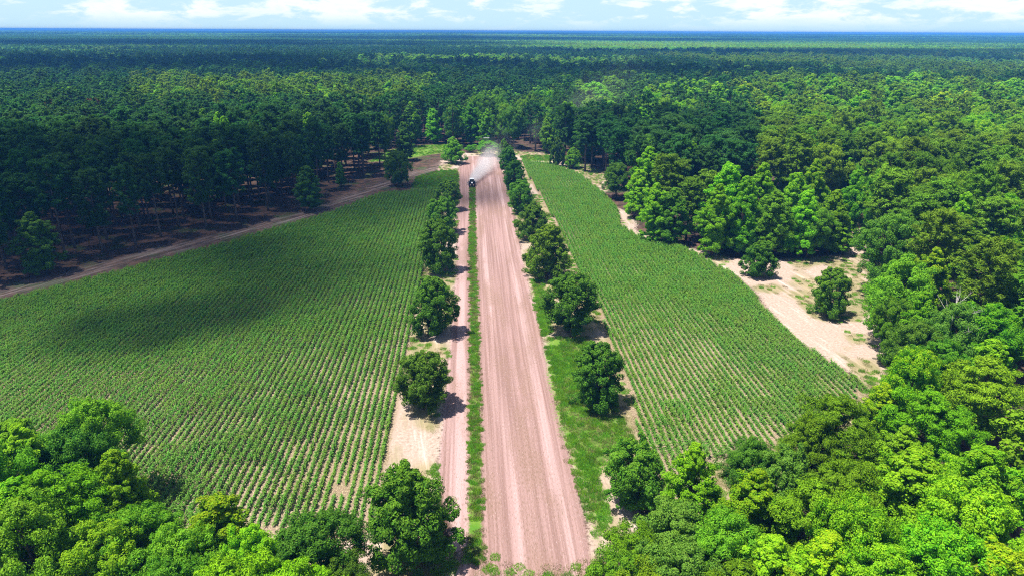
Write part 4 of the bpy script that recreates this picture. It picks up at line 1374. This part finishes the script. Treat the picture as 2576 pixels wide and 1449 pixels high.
# ------------------------------------------------------------------ dust behind the tractor
def vol_mesh(name, pts, radii, n=14):
    b = Builder().tube(pts, radii, n)
    me = bpy.data.meshes.new(name); me.from_pydata(b.v, [], b.f); me.update()
    return me
def dust_mat(name, a, bvec, r0, r1, dens, fade, scale):
    """density falls off from the axis a -> a+bvec, widening r0 -> r1"""
    m, t = new_mat(name)
    out = N(t, 'ShaderNodeOutputMaterial')
    pv = N(t, 'ShaderNodeVolumePrincipled')
    pv.inputs['Color'].default_value = (1.0, 0.975, 0.985, 1)
    pv.inputs['Anisotropy'].default_value = 0.2
    pos = N(t, 'ShaderNodeNewGeometry').outputs['Position']
    sub = N(t, 'ShaderNodeVectorMath', operation='SUBTRACT'); t.links.new(pos, sub.inputs[0]); sub.inputs[1].default_value = a
    dot = N(t, 'ShaderNodeVectorMath', operation='DOT_PRODUCT'); t.links.new(sub.outputs[0], dot.inputs[0])
    L2 = sum(x * x for x in bvec); dot.inputs[1].default_value = tuple(x / L2 for x in bvec)
    tt = dot.outputs['Value']
    sc_ = N(t, 'ShaderNodeVectorMath', operation='SCALE'); sc_.inputs[0].default_value = bvec; t.links.new(tt, sc_.inputs['Scale'])
    per = N(t, 'ShaderNodeVectorMath', operation='SUBTRACT'); t.links.new(sub.outputs[0], per.inputs[0]); t.links.new(sc_.outputs[0], per.inputs[1])
    ln = N(t, 'ShaderNodeVectorMath', operation='LENGTH'); t.links.new(per.outputs[0], ln.inputs[0])
    rad = M(t, 'ADD', r0, M(t, 'MULTIPLY', tt, r1 - r0))
    rel = M(t, 'DIVIDE', ln.outputs['Value'], rad)
    body = RANGE(t, rel, 1.0, 0.15)
    nz = NOISE(t, pos, scale, 5, 0.6)
    d = M(t, 'MULTIPLY', body, RANGE(t, M(t, 'ADD', nz, M(t, 'MULTIPLY', body, 0.25)), 0.42, 0.78))
    d = M(t, 'MULTIPLY', d, RANGE(t, tt, 1.0, fade, 0.0, 1.0))
    d = M(t, 'MULTIPLY', d, RANGE(t, tt, -0.03, 0.03))
    d = M(t, 'MULTIPLY', d, M(t, 'DIVIDE', dens, M(t, 'ADD', 0.35, M(t, 'MULTIPLY', tt, 2.2))))
    t.links.new(d, pv.inputs['Density'])
    t.links.new(pv.outputs[0], out.inputs['Volume'])
    return m
def dust(a, e, r0, r1, dens, fade, scale):
    a, e = Vector(a), Vector(e)
    pts = [a + (e - a) * q for q in (-0.03, 0.25, 0.5, 0.75, 1.0)]
    me = vol_mesh('dust', pts, [r0 + (r1 - r0) * max(0, q) for q in (0, 0.25, 0.5, 0.75, 1.0)])
    me.materials.append(dust_mat('dust', tuple(a), tuple(e - a), r0, r1, dens, fade, scale))
    o = link('dust', me)
    tag(o, kind='stuff')
    return o
dx_, dy_ = ground(1250, 404)
dust((tx, ty + 4.2, 1.1), (dx_ + 1, dy_ + 4, 4.0), 1.7, 8.5, 0.30, 0.25, 0.33)
dust((tx, ty + 2.6, 0.6), (tx + 0.2, ty + 8.0, 1.2), 2.3, 2.0, 0.20, 0.4, 0.8)
ex, ey = ground(1300, 392)
dust((ex, ey, 3.0), (ex + 3 - 14, ey + 3, 13.0), 2.5, 6.5, 0.007, 0.5, 0.22)
dust((ex + 6, ey + 4, 7.0), (ex + 62, ey + 42, 32.0), 6.0, 21.0, 0.006, 0.3, 0.06)

# ------------------------------------------------------------------ clouds that throw the shadows on the land
cm, t = new_mat('cloud')
out = N(t, 'ShaderNodeOutputMaterial')
df = N(t, 'ShaderNodeBsdfDiffuse'); df.inputs['Color'].default_value = (0.9, 0.9, 0.92, 1)
tl = N(t, 'ShaderNodeBsdfTranslucent'); tl.inputs['Color'].default_value = (0.9, 0.9, 0.92, 1)
tp = N(t, 'ShaderNodeBsdfTransparent')
m1 = N(t, 'ShaderNodeMixShader'); m1.inputs[0].default_value = 0.5
t.links.new(df.outputs[0], m1.inputs[1]); t.links.new(tl.outputs[0], m1.inputs[2])
m2 = N(t, 'ShaderNodeMixShader'); m2.inputs[0].default_value = 0.88
t.links.new(m1.outputs[0], m2.inputs[1]); t.links.new(tp.outputs[0], m2.inputs[2])
t.links.new(m2.outputs[0], out.inputs['Surface'])
su, sv = np.meshgrid(np.linspace(0, 2 * math.pi, 11)[:-1], np.linspace(0.02, math.pi - 0.02, 7))
SPH = np.stack([np.cos(su) * np.sin(sv), np.sin(su) * np.sin(sv), np.cos(sv)], -1).reshape(-1, 3)
sf = []
for i in range(6):
    for j in range(10):
        sf.append((i * 10 + j, (i + 1) * 10 + j, (i + 1) * 10 + (j + 1) % 10, i * 10 + (j + 1) % 10))
sf = np.array(sf)
def cloud(gx_, gy_, a, b, rot, n, pr, seed, alt=2600.0, flat=0.5, core=1.0):
    """cumulus of many puffs whose shadow falls on an ellipse about (gx_, gy_)"""
    r = np.random.default_rng(seed)
    V, F = [], []
    k = alt / -LDIR.z
    off = np.array([-LDIR.x * k, -LDIR.y * k, alt])
    for i in range(n):
        rr_ = math.sqrt(r.random()) ** core
        th = r.uniform(0, 6.28)
        x, y = rr_ * math.cos(th) * a, rr_ * math.sin(th) * b
        x, y = x * math.cos(rot) - y * math.sin(rot), x * math.sin(rot) + y * math.cos(rot)
        s = pr * r.uniform(0.5, 1.3) * (1.1 - 0.55 * rr_)
        c = np.array([gx_ + x, gy_ + y, r.uniform(0, 1) * pr * (1.4 - rr_)]) + off
        F.append(sf + len(V) * len(SPH))
        V.append(SPH * (1 + r.normal(0, 0.10, (len(SPH), 1))) * np.array([s, s, s * flat]) + c)
    me = quad_mesh('cloud', np.vstack(V), np.vstack(F), cm, None, True)
    o = link('cloud', me)
    tag(o, kind='structure')
    return o
# shadow over the middle of the left field and the pine wood beside it
cloud(-117, 152, 60, 44, RAD(35), 170, 15, 1, alt=2400)
cloud(-48, 178, 52, 34, RAD(40), 105, 14, 3, alt=2400)
gx0, gy0 = ground(400, 820)
cloud(gx0, gy0, 17, 10, 0.3, 48, 7, 2, alt=800)
cloud(-5, 205, 22, 30, 0, 50, 8, 8, alt=1600, core=0.8)
cloud(-46, 124, 44, 28, RAD(30), 62, 12, 12, alt=2600)
cloud(66, 236, 30, 26, 0, 34, 10, 11)
# shadows over the far wood
cloud(-330, 700, 420, 170, 0.0, 340, 50, 4)
cloud(75, 560, 235, 112, 0.0, 260, 32, 5)
cloud(640, 1120, 560, 150, 0.0, 320, 60, 6)
cloud(-700, 1600, 1000, 420, 0.0, 420, 120, 7)
cloud(-200, 5600, 3600, 1300, 0.0, 320, 300, 9)
cloud(150, 2700, 1000, 650, 0.0, 300, 160, 13)
cloud(-2300, 3900, 900, 700, 0.0, 120, 200, 14)
cloud(2400, 3600, 1500, 700, 0.0, 80, 200, 10)

# ------------------------------------------------------------------ air
hm, t = new_mat('haze')
out = N(t, 'ShaderNodeOutputMaterial')
pv = N(t, 'ShaderNodeVolumePrincipled')
pv.inputs['Color'].default_value = (0.10, 0.36, 1.0, 1)
pv.inputs['Density'].default_value = 2.0e-4
pv.inputs['Anisotropy'].default_value = 0.0
t.links.new(pv.outputs[0], out.inputs['Volume'])
hb = Builder().box((600, 7300, 22), (24000, 15600, 52))
me = hb.mesh('haze', hm)
ho = link('haze', me)
tag(ho, kind='stuff')

sc.cycles.max_bounces = 6
sc.cycles.diffuse_bounces = 3
sc.cycles.glossy_bounces = 2
sc.cycles.transmission_bounces = 3
sc.cycles.transparent_max_bounces = 48
sc.cycles.volume_bounces = 3
sc.cycles.filter_width = 1.1
sc.cycles.use_denoising = False
sc.cycles.volume_step_rate = 1.0
